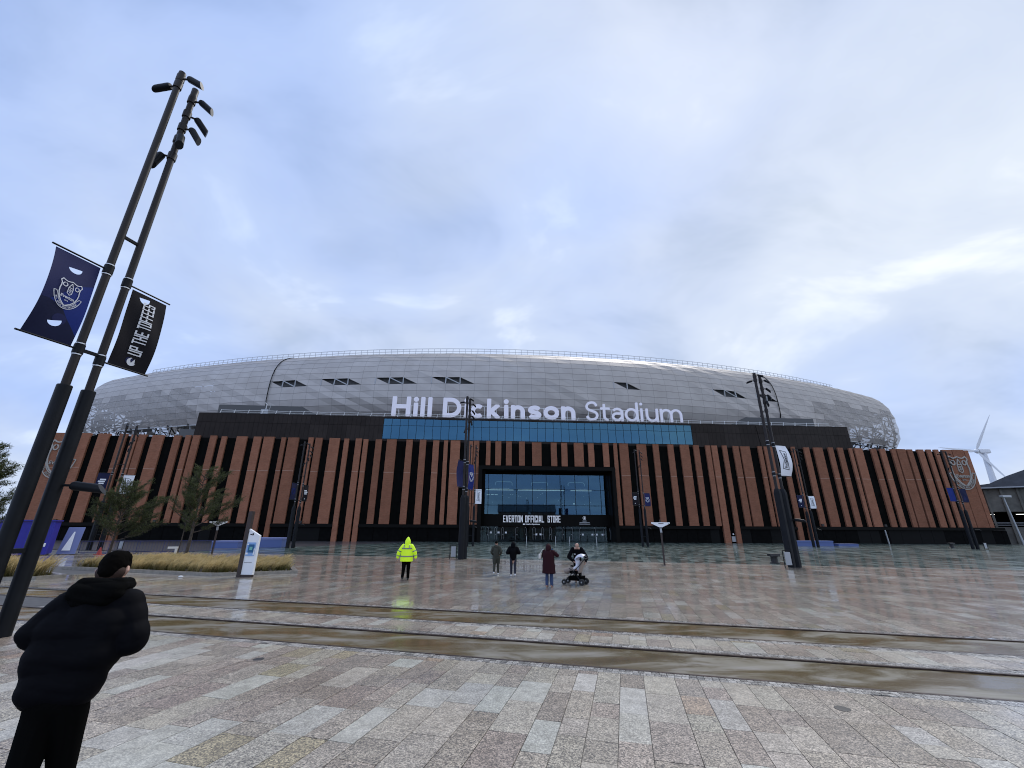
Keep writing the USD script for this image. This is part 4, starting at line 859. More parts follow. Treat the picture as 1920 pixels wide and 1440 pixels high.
# stainless hoops with white plates beside the masts
def hoop(label, x, y):
    t = thing('hoop_guard', label, 'guard rail', P2(x, y), 0, 'hoop guards beside the masts')
    part(t, 'hoop', tube([(-.28,0,-.02),(-.28,0,.98),(-.22,0,1.05),(.22,0,1.05),(.28,0,.98),(.28,0,-.02)], .03, 8), 'mast_steel', smooth=40); part(t, 'white_plate', box(-.18, .20, -.015, .015, .16, .95), 'galvanised')
hoop('white plated hoop guard left of the big right mast foot', 18.0, 29.0); hoop('white plated hoop guard left of the centre mast foot', -4.75, 36.6); hoop('white plated hoop guard by the far right mast foot', 75.2, 70.0)
hoop('white plated hoop guard behind the left pine trunk', -43.6, 49.5)
# ------------------------------------------------------------------ street furniture
t = thing('totem_sign', 'tall white wayfinding totem with blue map panel on a dark steel post', 'sign', P2(-12.55, 21.3), 0)
R = rotz(math.radians(-6))
part(t, 'post', mv(box(-.34, -.14, -.09, .09, -.02, 2.95), (0,0,0), R), 'corten')
part(t, 'base', mv(box(-.30, .42, -.07, .07, -.02, .09), (0,0,0), R), 'corten')
pan = Polygon([(-.14, .1), (.44, .1), (.44, 1.83), (-.14, 2.13)])
part(t, 'white_panel', mv(mv(extrude(pan, .12), (0, .06, 0), UPRIGHT), (0,0,0), R), 'white_sign')
pp = part(t, 'map_panel', mv(box(-.10, .34, -.075, -.062, .92, 1.52), (0,0,0), R), 'poster_sky')
part(pp, 'map_badge', mv(mv(extrude(sbox(.02, 1.10, .26, 1.40).buffer(.03), .01), (0, -.078, 0), UPRIGHT), (0,0,0), R), 'poster_teal'); part(pp, 'badge_screen', mv(box(.07, .21, -.095, -.089, 1.18, 1.32), (0,0,0), R), 'poster_green')
part(pp, 'white_streak', mv(cat(box(-.08, 0, -.083, -.077, 1.40, 1.46), box(-.09, .02, -.083, -.077, .98, 1.06), box(.28, .335, -.083, -.077, .95, 1.25)), (0,0,0), R), 'white_sign')
part(t, 'caption_line', mv(cat(box(-.08, .30, -.068, -.061, .62, .635)), (0,0,0), R), 'shutter_grey'); part(t, 'small_logo', mv(cat(box(-.05, .04, -.068, -.061, 1.86, 1.90), box(.06, .13, -.068, -.061, 1.84, 1.93)), (0,0,0), R), 'shutter_grey')
def wing_sign(label, x, y, rot):
    t = thing('wing_sign', label, 'sign', P2(x, y), rot)
    part(t, 'post', box(-.055, .055, -.055, .055, -.02, 2.95), 'corten'); part(t, 'white_wing', mv(extrude(Polygon([(-.62, 2.78), (.62, 2.78), (.62, 2.70), (.1, 2.45), (-.1, 2.45), (-.62, 2.70)]), .06), (0, -.06, 0), UPRIGHT), 'white_sign')
    part(t, 'light_collar', box(-.065, .065, -.07, .065, 2.1, 2.38), 'galvanised'); part(t, 'small_mark', cat(box(-.14, .2, -.125, -.121, 2.68, 2.72), box(.50, .54, -.125, -.121, 2.69, 2.73)), 'shutter_grey')
wing_sign('white winged fingerpost on a dark post right of the entrance', 10.45, 30.5, -12)
wing_sign('white winged fingerpost half hidden behind the middle pine', -23.9, 35.6, 20)
for lab, x, y, s in (('squat rusty iron mooring bollard left of the big right mast', 19.7, 33.4, 1.0), ('small dark mooring bollard near the far right mast', 78.4, 78.6, 1.25)):
    b = thing('mooring_bollard', lab, 'bollard', P2(x, y)); part(b, 'body', mv(lathe([(.34,-.02),(.34,.06),(.24,.12),(.22,.42),(.30,.50)], 20), s=s), 'black_iron', smooth=50); part(b, 'head', mv(mv(hexa([(-.34,-.24,.48),(.34,-.24,.48),(.34,.24,.48),(-.34,.24,.48),(-.38,-.22,.66),(.38,-.22,.66),(.38,.22,.66),(-.38,.22,.66)])), s=s), 'black_iron')
for lab, (x0, x1, y0, y1, h) in (('higher blue bench block beside the totem', (-35.5, -31.2, 60, 62.5, 1.25)), ('lower blue bench block left of the totem', (-38.8, -35.6, 57.5, 60, .85))):
    b = thing('blue_bench', lab, 'bench', P2((x0+x1)/2, y0), 5); w = (x1-x0)/2; part(b, 'seat_block', box(-w, w, 0, 2.2, 0, h*.8), 'bench_blue'); part(b, 'seat_top', box(-w-.04, w+.04, -.04, 2.24, h*.8, h), 'poster_lilac')
for lab, x, y, w, h in (('long low blue bench behind the big right mast', 57.2, 84.0, 4.4, .95), ('short flat blue bench right of the long blue one', 64.6, 84.5, 2.0, .42)):
    b = thing('blue_bench', lab, 'bench', P2(x, y), 4); part(b, 'seat_block', box(-w, w, 0, 1.5, 0, h*.75), 'bench_blue'); part(b, 'seat_top', box(-w-.04, w+.04, -.04, 1.54, h*.75, h), 'bench_blue')
k = thing('blue_kiosk', 'tall deep blue container kiosk between the mast legs on the left', 'kiosk', P2(-39.6, 37.9), 38)
part(k, 'body', box(-3.6, .0, 0, 2.6, .08, 2.75), 'kiosk_blue'); part(k, 'door', box(-1.5, -.5, -.03, -.002, .15, 2.3), 'kiosk_blue'); part(k, 'roof', box(-3.7, .1, -.1, 2.7, 2.76, 2.86), 'kiosk_blue'); part(k, 'skid', box(-3.5, -.1, .1, 2.5, -.02, .07), 'black_iron'); part(k, 'white_mark', box(-.35, -.15, -.02, -.004, .7, 1.0), 'white_sign')
b = thing('white_board', 'pale lilac printed board leaning beside the blue kiosk', 'board', P2(-39.2, 39.4), 20); part(b, 'panel', hexa([(-.8,0,.05),(.5,0,.05),(.5,.06,.05),(-.8,.06,.05),(-.7,.5,2.3),(.45,.5,2.3),(.45,.56,2.3),(-.7,.56,2.3)]), 'poster_lilac'); part(b, 'print', hexa([(-.5,-.004,.35),(.1,-.004,.35),(.1,.0,.35),(-.5,.0,.35),(-.2,.40,1.9),(-.1,.40,1.9),(-.1,.41,1.9),(-.2,.41,1.9)]), 'white_sign'); part(b, 'foot', box(-.7, .4, -.3, .7, -.02, .05), 'black_iron')
def barrier(label, x, y, rot):
    t = thing('crowd_barrier', label, 'barrier', P2(x, y), rot, 'blue crowd barriers along the service road')
    part(t, 'frame', tube([(-1.1,0,.12),(-1.1,0,1.05),(-1.05,0,1.1),(1.05,0,1.1),(1.1,0,1.05),(1.1,0,.12),(-1.1,0,.12)], .025, 6), 'barrier_blue'); part(t, 'uprights', cat([tube([(x_,0,.12),(x_,0,1.1)], .008, 4) for x_ in np.linspace(-.9, .9, 9)]), 'barrier_blue')
    for x_ in (-.8, .8): part(t, 'foot', bar((x_,-.3,.02),(x_,.3,.02), .06), 'barrier_blue')
for i, (x, y, r) in enumerate(((-38.3, 40.9, 20), (-36.6, 42.0, 32), (-35.0, 43.2, 38), (-33.4, 44.4, 36), (-31.8, 45.6, 36))): barrier(['first blue crowd barrier, nearest the lilac board', 'second blue crowd barrier from the lilac board', 'third blue crowd barrier from the lilac board', 'fourth blue crowd barrier, behind the left pine trunk', 'last blue crowd barrier, right of the left pine trunk'][i], x, y, r)
c = thing('traffic_cone', 'small red cone lying by the crowd barriers', 'cone', P2(-36.6, 39.6)); part(c, 'cone', lathe([(.2,.04),(.04,.62),(.01,.63)], 14), 'red_plastic', smooth=50); part(c, 'foot', box(-.26,.26,-.26,.26,-.01,.04), 'red_plastic')
y_ = thing('yellow_post', 'short cream hooked post behind the grass bed', 'post', P2(-24.4, 32.0), 10); part(y_, 'post', box(.2,.32,-.06,.06,0,.95), 'cream_fabric'); part(y_, 'arm', box(-.28,.34,-.07,.07,.82,.96), 'cream_fabric')
top('litter', mv(soft(cat(ball((0,0,.03),(.12,.07,.04),1)),1), P2(-15.3, 21.0)), 'white_sign', 'scrap of white litter on the paving before the grass bed', 'litter')
for lab, p in (('small dark oval drain cover in the slabs near the man', (-4.2, 8.0)), ('small dark round drain cover in the slabs at lower right', (4.07, 6.06))):
    x, yy = p; dc = thing('drain_cover', lab, 'drain cover', P2(x, yy)); part(dc, 'plate', lathe([(.085,-.01),(.085,.004),(.07,.005),(.001,.006)], 20), 'black_iron')

# ------------------------------------------------------------------ grass beds with stone kerbs
def grass_bed(label, poly, n, seed, lean=(.5, -.15), hs=1.0):
    pg = Polygon(poly); t = thing('grass_bed', label, 'planting bed', (0, 0, 0))
    ring = pg.difference(pg.buffer(-.24)); v, f = extrude(ring, .17); v = v.copy(); v[:, 2] += gz(v[:, 1]) - .03; part(t, 'kerb', (v, f), 'kerb_stone')
    v, f = extrude(pg.buffer(-.24), .05); v = v.copy(); v[:, 2] += gz(v[:, 1]); part(t, 'soil', (v, f), 'soil')
    r = np.random.default_rng(seed); inner_ = pg.buffer(-.38); x0, y0, x1, y1 = inner_.bounds; V, Fc, T, k = [], [], [], 0
    pts = r.uniform((x0, y0), (x1, y1), (n*6, 2)); pts = pts[shapely.contains_xy(inner_, pts[:, 0], pts[:, 1])][:n]
    for px, py in pts:
        hh = hs*r.uniform(.62, .98)*(.85 + .3*meshkit.noise(np.array([px*.6, py*.6, 1.0]), seed)); cx = np.array([px, py, gz(py) + .04]); tj = .5*(meshkit.noise(np.array([px*1.7, py*1.7, 4.0]), seed) - .55)
        for b in range(15):
            a = r.uniform(0, 2*np.pi); out = np.array([math.cos(a), math.sin(a)])*r.uniform(.05, .38); wnd = np.array(lean)*r.uniform(.5, 1.3); L = hh*r.uniform(.7, 1.1); wd = r.uniform(.006, .013)
            p0 = cx + [out[0]*.12, out[1]*.12, 0]; pts3 = []
            for s_ in (0, .35, .7, 1.0): pts3.append(p0 + np.array([(out[0] + wnd[0]*s_)*s_*L, (out[1] + wnd[1]*s_)*s_*L, L*(s_ - .30*s_*s_)]))
            side = np.array([-out[1], out[0], 0]); side /= max(1e-6, np.linalg.norm(side)); ws = (wd, wd, wd*1.3, 0.002)
            for q, w in zip(pts3, ws): V += [q - side*w, q + side*w]
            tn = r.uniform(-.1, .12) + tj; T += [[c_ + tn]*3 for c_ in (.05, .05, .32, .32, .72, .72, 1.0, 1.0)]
            for i in range(3): Fc += [[k+2*i, k+2*i+1, k+2*i+3], [k+2*i, k+2*i+3, k+2*i+2]]
            k += 8
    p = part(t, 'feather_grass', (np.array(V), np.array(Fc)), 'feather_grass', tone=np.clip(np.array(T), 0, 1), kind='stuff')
grass_bed('long bed of windblown feather grass with a stone kerb behind the man', [(-24.8, 24.9), (-14.2, 21.5), (-10.95, 23.2), (-13.9, 28.4), (-23.5, 31.0)], 950, 3)
grass_bed('near left bed of feather grass behind the mast foot', [(-30, 16.2), (-20.4, 19.5), (-20.2, 20.6), (-24.5, 23.2), (-31, 22.5)], 620, 4, hs=1.25)

# ------------------------------------------------------------------ trees
def pine(label, x, y, H, spread, seed, lean=.0, n_br=26, first=.28, dens=1.0):
    r = np.random.default_rng(seed); t = thing('pine_tree', label, 'tree', P2(x, y))
    tr = [np.array([lean*H*(s**1.5) + .05*math.sin(5*s), .04*math.sin(4*s + 1), H*s*.93]) for s in np.linspace(0, 1, 10)]
    part(t, 'trunk', tube(tr, np.linspace(.034*H*.55, .012, 10), 9), 'bark', smooth=60)
    V, Fc, T, br, k = [], [], [], [], 0
    def tuft(c, d, L, tone):
        nonlocal k
        for _ in range(int(7*dens)):
            dd = d + r.normal(0, .65, 3); dd /= np.linalg.norm(dd); s = np.cross(dd, r.normal(0, 1, 3)); s /= np.linalg.norm(s); s *= r.uniform(.010, .017); l = L*r.uniform(.6, 1.15); o = c + r.normal(0, .05, 3)
            V.extend([o - s, o + s, o + dd*l]); Fc.append([k, k+1, k+2]); T.extend([[min(1, max(0, tone + q))]*3 for q in (-.15, -.15, .25)]); k += 3
    for i in range(n_br):
        s = first + (1 - first)*(i + r.uniform(0, .8))/n_br; j = min(8, int(s*9)); base = tr[j] + (tr[j+1] - tr[j])*(s*9 - j)
        a = i*2.4 + r.uniform(-.5, .5); L = spread*(1.12 - s)**.7*r.uniform(.55, 1.15); up = r.uniform(.1, .5) + .3*s; d = np.array([math.cos(a), math.sin(a), up]); d /= np.linalg.norm(d)
        pts = [base + d*L*q + np.array([.12*L*q*q, 0, .16*L*q*q]) for q in np.linspace(0, 1, 6)]; br.append(tube(pts, np.linspace(.03, .008, 6)*(H/5), 5))
        for q in np.linspace(.28, 1.0, max(5, int(L/.15))):
            p = pts[0] + (pts[-1] - pts[0])*q + np.array([.12*L*q*q, 0, .16*L*q*q])
            for m in range(2 + (i % 3 == 0)):
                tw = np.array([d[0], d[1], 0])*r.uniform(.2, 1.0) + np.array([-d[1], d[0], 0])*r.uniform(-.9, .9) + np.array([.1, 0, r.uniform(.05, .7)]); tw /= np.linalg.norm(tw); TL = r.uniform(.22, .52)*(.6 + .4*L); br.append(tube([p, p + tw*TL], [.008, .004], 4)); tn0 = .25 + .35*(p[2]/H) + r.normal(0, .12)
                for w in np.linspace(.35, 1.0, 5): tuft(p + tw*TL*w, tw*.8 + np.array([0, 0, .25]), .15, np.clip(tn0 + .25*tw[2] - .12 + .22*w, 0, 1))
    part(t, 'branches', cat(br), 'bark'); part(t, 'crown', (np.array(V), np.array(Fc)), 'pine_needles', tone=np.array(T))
pine('bushy young pine left of the middle one, behind the grass bed', -29.3, 32.4, 5.4, 2.9, 11, .03, 34, .26)
pine('slender young pine with open crown left of the totem', -24.1, 33.0, 6.7, 2.7, 12, .02, 30, .30, .9)
pine('darker pine cut by the left picture edge behind the near mast', -24.9, 19.3, 5.9, 2.4, 15, .02, 40, .30, 1.15)
pine('thin leaning sapling between the two pines', -30.6, 40.8, 3.6, .9, 16, .08, 9, .55, .7)

# ------------------------------------------------------------------ wind turbine and dockside building on the right
wt = thing('wind_turbine', 'white wind turbine rising behind the right end of the stadium', 'wind turbine', (481, 420, -7))
part(wt, 'tower', tube([(0,0,0),(0,0,45),(1,0,82)], [3.4, 2.9, 1.9], 18), 'turbine_white', smooth=50)
part(wt, 'nacelle', mv(soft(fine(box(-5, 9, -2.2, 2.2, 81, 85.6), 2.0), 6), (-1.2, 0, 0)), 'turbine_white', smooth=60)
hub = np.array([-7.4, -1.2, 83.2]); part(wt, 'hub', ball(hub, (2.0, 2.0, 2.0), 2), 'turbine_white', smooth=True)
for d in ((.50, -.12, .86), (-.985, -.12, -.02+.08), (.50, -.12, -.86)):
    d = np.array(d)/np.linalg.norm(d); x = np.cross(d, [0, 1, 0]); x /= np.linalg.norm(x); L = 42; st = [(0, 1.1), (.12, 2.3), (.3, 2.1), (.7, 1.2), (1, .25)]; V = []
    for q, w in st:
        c0 = hub + d*(1.5 + L*q); yv = np.array([0, 1, 0.])
        V += [c0 - x*w*.5, c0 + yv*w*.16, c0 + x*w*.8, c0 - yv*w*.12]
    Fb = [];
    for i in range(4):
        for j in range(4): a, b = 4*i + j, 4*i + (j+1) % 4; Fb += [[a, b, b+4], [a, b+4, a+4]]
    Fb += [[16, 17, 18], [16, 18, 19]]; part(wt, 'blade', (np.array(V), np.array(Fb)), 'turbine_white', smooth=40)
part(wt, 'platform_rail', cat([tube([(a_, -3.4, 45), (a_, -3.4, 48.5)], .12, 4) for a_ in (-2, 4, 9)] + [bar((-2, -3.4, 48.5), (9, -3.4, 48.5), .25)]), 'galvanised')
db = thing('dock_building', 'grey concrete dock building with curved dark roof at the right edge', 'building', (133.2, 124, gz(118)), -42)
part(db, 'wall', cat(box(0, 60, 1.0, 40, 8.4, 14.6), box(0, 60, 1.05, 40, -2, 4.0)), 'old_concrete')
for x in np.arange(.2, 60, 3.1): part(db, 'wall_rib', box(x, x + .45, .55, 1.03, -2, 14.5), 'old_concrete')
part(db, 'eave', box(-1, 61, -.4, 2, 14.62, 15.5), 'slate_roof'); part(db, 'gutter', box(-1, 61, -.55, -.42, 14.75, 15.05), 'galvanised')
rp = np.array([(0, 0), (5, .6), (9, 2.6), (14, 4.6), (22, 6.2), (60, 6.6)]); VV = np.vstack([[(a_, 1, 15.52 + b_) for a_, b_ in rp], [(a_, 36, 15.52 + b_) for a_, b_ in rp], [(a_, 1, 15.45) for a_, b_ in rp]])
part(db, 'curved_roof', (VV, np.array(sum([[[i, i+1, 7+i], [i, 7+i, 6+i], [12+i, 13+i, 1+i], [12+i, 1+i, i]] for i in range(5)], []))), 'slate_roof')
part(db, 'opening_back', box(.5, 59, 8, 8.3, 4, 8.4), 'void_black'); part(db, 'parking_deck', box(0, 60, 1.04, 30, 4.02, 4.3), 'old_concrete')
part(db, 'deck_rail', cat([box(.5, 59, .9, .98, z, z + .08) for z in (4.7, 5.1, 5.5)]), 'galvanised')
for x in (1.6, 8.2, 15): part(db, 'strip_light', box(x, x + 2.6, 3, 3.2, 7.6, 7.8), 'lamp_glow')
part(db, 'column', box(10.2, 11.0, 1.1, 2, 4.3, 8.4), 'old_concrete')
part(db, 'downpipe', tube([(2.5, .4, 0), (2.5, .4, 9.5), (1.2, .4, 9.7)], .18, 6), 'shutter_grey')
sl = thing('street_lamp', 'grey street lamp with round head at the far right edge', 'street lamp', P2(83.6, 72.6)); part(sl, 'pole', tube([(.9,0,0),(.3,0,8.2)], [.12,.08], 8), 'galvanised', smooth=40); part(sl, 'lamp_head', soft(fine(box(-.2,1.5,-.3,.3,8.2,8.55), .2), 5), 'galvanised', smooth=50)
# brick warehouse across the road behind the viewer; the store glass mirrors it
wh = thing('warehouse', 'dark brick warehouse across the road, mirrored in the store glass', 'building', (34, -64, 1.0), 8)
part(wh, 'wall', box(-18, 20, -14, 0, 0, 9.5), 'old_brick'); part(wh, 'gable_roof', hexa([(-18.5,-14.5,9.51),(20.5,-14.5,9.51),(20.5,.5,9.51),(-18.5,.5,9.51),(-18.5,-7.1,14.5),(20.5,-7.1,14.5),(20.5,-6.9,14.5),(-18.5,-6.9,14.5)]), 'slate_roof')
for x in np.arange(-15, 18, 5.0):
    for z in (1.5, 5.6): w_ = part(wh, 'window', box(x, x + 2, .01, .06, z, z + 2.4), 'black_frame'); part(w_, 'pane', box(x + .12, x + 1.88, .061, .075, z + .12, z + 2.28), 'coated_glass')
# ------------------------------------------------------------------ people
def sph(c, r, n=14): return m3.Manifold.sphere(float(r), n).translate([float(x) for x in c])
def bone(a, ra, b, rb): return m3.Manifold.batch_hull([sph(a, ra), sph(b, rb)])
def flesh(bones, edge=.03, it=12, extra=()):
    m = m3.Manifold.batch_boolean([bone(*b) for b in bones] + list(extra), m3.OpType.Add).refine_to_length(edge).to_mesh()
    t = trimesh.Trimesh(m.vert_properties[:, :3], m.tri_verts, process=True); trimesh.smoothing.filter_taubin(t, .5, -.52, iterations=it); return np.array(t.vertices), np.array(t.faces)
def man_of(mesh): 
    t = trimesh.Trimesh(*mesh, process=True); return m3.Manifold(m3.Mesh(np.asarray(t.vertices, np.float32), np.asarray(t.faces, np.uint32)))
def union(*ms):
    m = m3.Manifold.batch_boolean(list(ms), m3.OpType.Add).to_mesh(); return np.array(m.vert_properties[:, :3], float), np.array(m.tri_verts)
def hand(w, d, n, side, s=1.0, curl=.7):
    """palm, four fingers and a thumb from wrist w along d, palm facing n"""
    w, d, n = (np.asarray(q, float) for q in (w, d, n)); d = d/np.linalg.norm(d); n = n - d*(n@d); n /= np.linalg.norm(n); x = np.cross(d, n)*side; out = []
    P = lambda a, b, c: w + (d*a + x*b + n*c)*s
    out.append(m3.Manifold.batch_hull([sph(P(0,.018,0), .020*s), sph(P(0,-.018,0), .020*s), sph(P(.085,.036,0), .013*s), sph(P(.085,-.034,0), .013*s)]))
    for i, (b, L) in enumerate(((.034,.072),(.012,.080),(-.011,.075),(-.032,.060))):
        p = P(.082, b, 0); a = 0.0; dd = d
        for j, q in enumerate((.45,.32,.23)):
            a += curl*(.5 if j == 0 else .62); dd = d*math.cos(a) + n*math.sin(a); e = p + dd*L*q*s; out.append(bone(p, .0092*s, e, .0080*s)); p = e
    p = P(.022, .030, .004); a = P(.05, .058, .02); b = P(.078, .062, .04); out += [bone(p, .013*s, a, .0105*s), bone(a, .0105*s, b, .009*s)]
    return out
def head_bones(c, fwd, up=(0,0,1), s=1.0):
    """skull, jaw, nose and ears round head centre c; fwd is where the face looks"""
    c = np.asarray(c, float); f = np.asarray(fwd, float); f /= np.linalg.norm(f); u = np.asarray(up, float); u = u - f*(u@f); u /= np.linalg.norm(u); r = np.cross(f, u)
    P = lambda a, b, z: c + (r*a + f*b + u*z)*s
    B = [(P(0,-.022,.028), .083*s, P(0,.02,.03), .080*s), (P(0,.025,.0), .072*s, P(0,.052,-.075), .042*s), (P(-.03,.02,-.04), .05*s, P(.03,.02,-.04), .05*s)]
    X = [bone(P(0,.088,.012), .010*s, P(0,.108,-.022), .015*s), bone(P(-.02,.083,-.052), .009*s, P(.02,.083,-.052), .009*s), bone(P(-.045,.078,.03), .012*s, P(.045,.078,.03), .012*s)]
    for k in (-1, 1): X.append(m3.Manifold.batch_hull([sph(P(k*.080,-.008,.022), .014*s), sph(P(k*.088,-.014,.0), .013*s), sph(P(k*.080,-.004,-.024), .009*s)]))
    return B, X, P
def loft(levels, n=26):
    V, k = [], len(levels); a = np.linspace(0, 2*np.pi, n, endpoint=False)
    for z, cx, cy, rx, ry in levels: V.append(np.stack([cx + rx*np.cos(a), cy + ry*np.sin(a), np.full(n, z)], 1))
    V = np.vstack(V); Fc = []
    for i in range(k-1):
        for j in range(n): a0, a1 = i*n+j, i*n+(j+1) % n; Fc += [[a0,a1,a1+n],[a0,a1+n,a0+n]]
    V = np.vstack([V, [[levels[0][1], levels[0][2], levels[0][0]], [levels[-1][1], levels[-1][2], levels[-1][0]]]]); q = k*n
    for j in range(n): Fc += [[q, (j+1) % n, j], [q+1, (k-1)*n+j, (k-1)*n+(j+1) % n]]
    return V, np.array(Fc)
def band(z, dz, cx, cy, rx, ry, n=30): return loft([(z, cx, cy, rx, ry), (z + dz, cx, cy, rx, ry)], n)
def person(label, loc, rot, H=1.72, lean=0.0, step=(.0, .0), lift=(0, 0), el=None, wr=None, look=(0, 1, 0), look_up=(0,0,1), hip=.52, group=None):
    s = H/1.75; J = {}
    t = thing('person', label, 'person', loc, rot, group)
    hz_ = .90*s; ly = lambda z: lean*max(0, (z - hz_))/(.6*s)
    for k, nme in ((-1, 'L'), (1, 'R')):
        st = step[0 if k < 0 else 1]; lf = lift[0 if k < 0 else 1]
        J['hip'+nme] = np.array([k*.09*s, 0, hz_]); J['kn'+nme] = np.array([k*.095*s, st*.5 + .03 + lf*.3, .49*s + lf*.25]); J['an'+nme] = np.array([k*.10*s, st, .085*s + lf])
        J['sh'+nme] = np.array([k*.185*s, ly(1.43*s), 1.43*s - abs(lean)*.12]); 
        e = el[0 if k < 0 else 1] if el else (k*.25*s, -.03, 1.14*s); w = wr[0 if k < 0 else 1] if wr else (k*.26*s, .06, .90*s)
        J['el'+nme] = np.array(e, float); J['wr'+nme] = np.array(w, float)
    J['pel'] = np.array([0, 0, .94*s]); J['ch'] = np.array([0, ly(1.28*s), 1.28*s]); J['nk'] = np.array([0, ly(1.48*s), 1.48*s - abs(lean)*.15]); J['hd'] = np.array([0, ly(1.62*s) + .02, 1.625*s - abs(lean)*.28])
    B = [(J['pel'], .125*s, J['ch'], .14*s), (J['ch'], .13*s, J['nk'], .07*s), (J['shL'], .06*s, J['shR'], .06*s), (J['ch'], .12*s, J['shL'], .055*s), (J['ch'], .12*s, J['shR'], .055*s), (J['nk'] - [0, 0, .03], .055*s, J['hd'] - [0, 0, .05*s], .052*s)]
    for n_ in 'LR': B += [(J['pel'] + (J['hip'+n_] - J['pel'])*.6, .105*s, J['kn'+n_], .055*s), (J['kn'+n_], .055*s, J['an'+n_], .038*s), (J['an'+n_], .04*s, J['an'+n_] + [0, .10*s, -.045*s], .032*s), (J['sh'+n_], .052*s, J['el'+n_], .040*s), (J['el'+n_], .040*s, J['wr'+n_], .027*s)]
    hb, hx, HP = head_bones(J['hd'], look, look_up, s)
    body = man_of(flesh(B + hb, .035*s, 8)); hands = []
    for k, n_ in ((-1, 'L'), (1, 'R')):
        d = J['wr'+n_] - J['el'+n_]; nn = np.array([-k, .25, 0.1]); hands += hand(J['wr'+n_], d, nn, k, s)
    part(t, 'body', union(body, *hx, *hands), 'skin', smooth=45)
    return t, J, s, HP
def trousers(t, J, s, m, fat=1.0, flare=0.0, label=None):
    B = [(J['hipL'] + [.02*s, 0, .03], .125*s, J['hipR'] + [-.02*s, 0, .03], .125*s)]
    for n_ in 'LR': B += [(J['hip'+n_], .115*s*fat, J['kn'+n_], .078*s*fat), (J['kn'+n_], .076*s*fat, J['an'+n_] + [0, .0, .03], (.062 + flare)*s*fat), (J['an'+n_] + [0, 0, .03], (.062 + flare)*s*fat, J['an'+n_] + [0, .01, -.02*s], (.058 + flare)*s*fat)]
    part(t, 'trousers', flesh(B, .035*s, 6), m, smooth=60, label=label)
def shoes(t, J, s, m):
    for n_ in 'LR':
        a = J['an'+n_]; part(t, 'shoe', flesh([(a + [0, -.045*s, -.045*s], .038*s, a + [0, .06*s, -.05*s], .040*s), (a + [0, .06*s, -.05*s], .04*s, a + [0, .15*s, -.058*s], .027*s), (a + [0, -.03*s, -.03*s], .042*s, a + [0, 0, .0], .045*s)], .025*s, 4), m, smooth=60)
def sleeve(J, n_, s, r0, r1, r2): return [(J['sh'+n_], r0*s, J['el'+n_], r1*s), (J['el'+n_], r1*s, J['el'+n_] + (J['wr'+n_] - J['el'+n_])*.92, r2*s)]

# steward in hi-vis, walking away, hood up
t, J, s, HP = person('person in a bright yellow hooded hi-vis coat walking away over wet slabs', P2(-4.73, 20.25), 4, 1.74, 0, (-.14, .12), (.05, 0), [(-.36, -.04, 1.16), (.36, -.04, 1.16)], [(-.41, .05, .93), (.40, .05, .93)])
trousers(t, J, s, 'cloth_black', 1.06); shoes(t, J, s, 'shoe_black')
lv = [(.78, 0, 0, .27, .20), (.80, 0, 0, .285, .21), (1.0, 0, 0, .275, .205), (1.2, 0, .0, .265, .20), (1.36, 0, 0, .25, .185), (1.45, 0, 0, .19, .15), (1.50, 0, 0, .12, .12)]
part(t, 'coat', union(man_of(loft(lv)), man_of(flesh(sleeve(J, 'L', s, .105, .088, .075) + sleeve(J, 'R', s, .105, .088, .075), .035, 6))), 'hi_vis', smooth=50)
part(t, 'hood', flesh([((0, -.01, 1.50), .12, (0, 0, 1.60), .135), ((0, 0, 1.62), .125, (0, .02, 1.72), .085), ((0, .02, 1.72), .08, (0, .03, 1.80), .03)], .03, 6), 'hi_vis', smooth=60)
part(t, 'reflective_band', cat(band(.97, .05, 0, 0, .283, .213), band(1.30, .05, 0, 0, .267, .200)), 'reflective_tape', smooth=50)
for k in (-1, 1): part(t, 'reflective_strap', tube([(k*.13, -.196, 1.31), (k*.13, -.186, 1.40), (k*.12, -.140, 1.47)], .022, 6), 'reflective_tape')
for n_ in 'LR':
    for q in (.78, .35): 
        a = (J['sh'+n_] + (J['el'+n_] - J['sh'+n_])*q) if q > .5 else J['el'+n_] + (J['wr'+n_] - J['el'+n_])*.55; d = (J['wr'+n_] - J['sh'+n_]); d /= np.linalg.norm(d); part(t, 'reflective_band', tube([a - d*.025, a + d*.025], .094*s if q > .5 else .085*s, 14), 'reflective_tape')
# olive tracksuit
t, J, s, HP = person('person in olive hooded top and shorts over leggings walking with white trainers', P2(-.76, 23.0), -6, 1.60, 0, (-.13, .14), (.07, 0), [(-.26, -.05, 1.07), (.26, -.06, 1.07)], [(-.17, .14, .93), (.17, .14, .93)], look=(.35, 1, -.1))
trousers(t, J, s, 'cloth_olive', .92); part(t, 'shorts', flesh([(J['hipL'], .135*s, J['knL'] + [0, 0, .10], .105*s), (J['hipR'], .135*s, J['knR'] + [0, 0, .10], .105*s), (J['hipL'], .13*s, J['hipR'], .13*s)], .035, 5), 'cloth_olive', smooth=60); shoes(t, J, s, 'shoe_white')
part(t, 'hooded_top', flesh([((0, 0, .90), .15, (0, 0, 1.18), .165), ((-.14, 0, 1.28), .085, (.14, 0, 1.28), .085), ((0, 0, 1.15), .16, (0, 0, 1.30), .10)] + sleeve(J, 'L', s, .085, .072, .055) + sleeve(J, 'R', s, .085, .072, .055), .035, 7), 'cloth_olive', smooth=60)
part(t, 'folded_hood', flesh([((-.07, -.05, 1.36), .065, (.07, -.05, 1.36), .065), ((0, -.07, 1.33), .07, (0, -.06, 1.28), .05)], .03, 6), 'cloth_olive', smooth=60); part(t, 'hair', flesh([(HP(0,-.03,.05), .086*s, HP(0,.02,.06), .082*s)], .03, 4), 'hair_black', smooth=60)
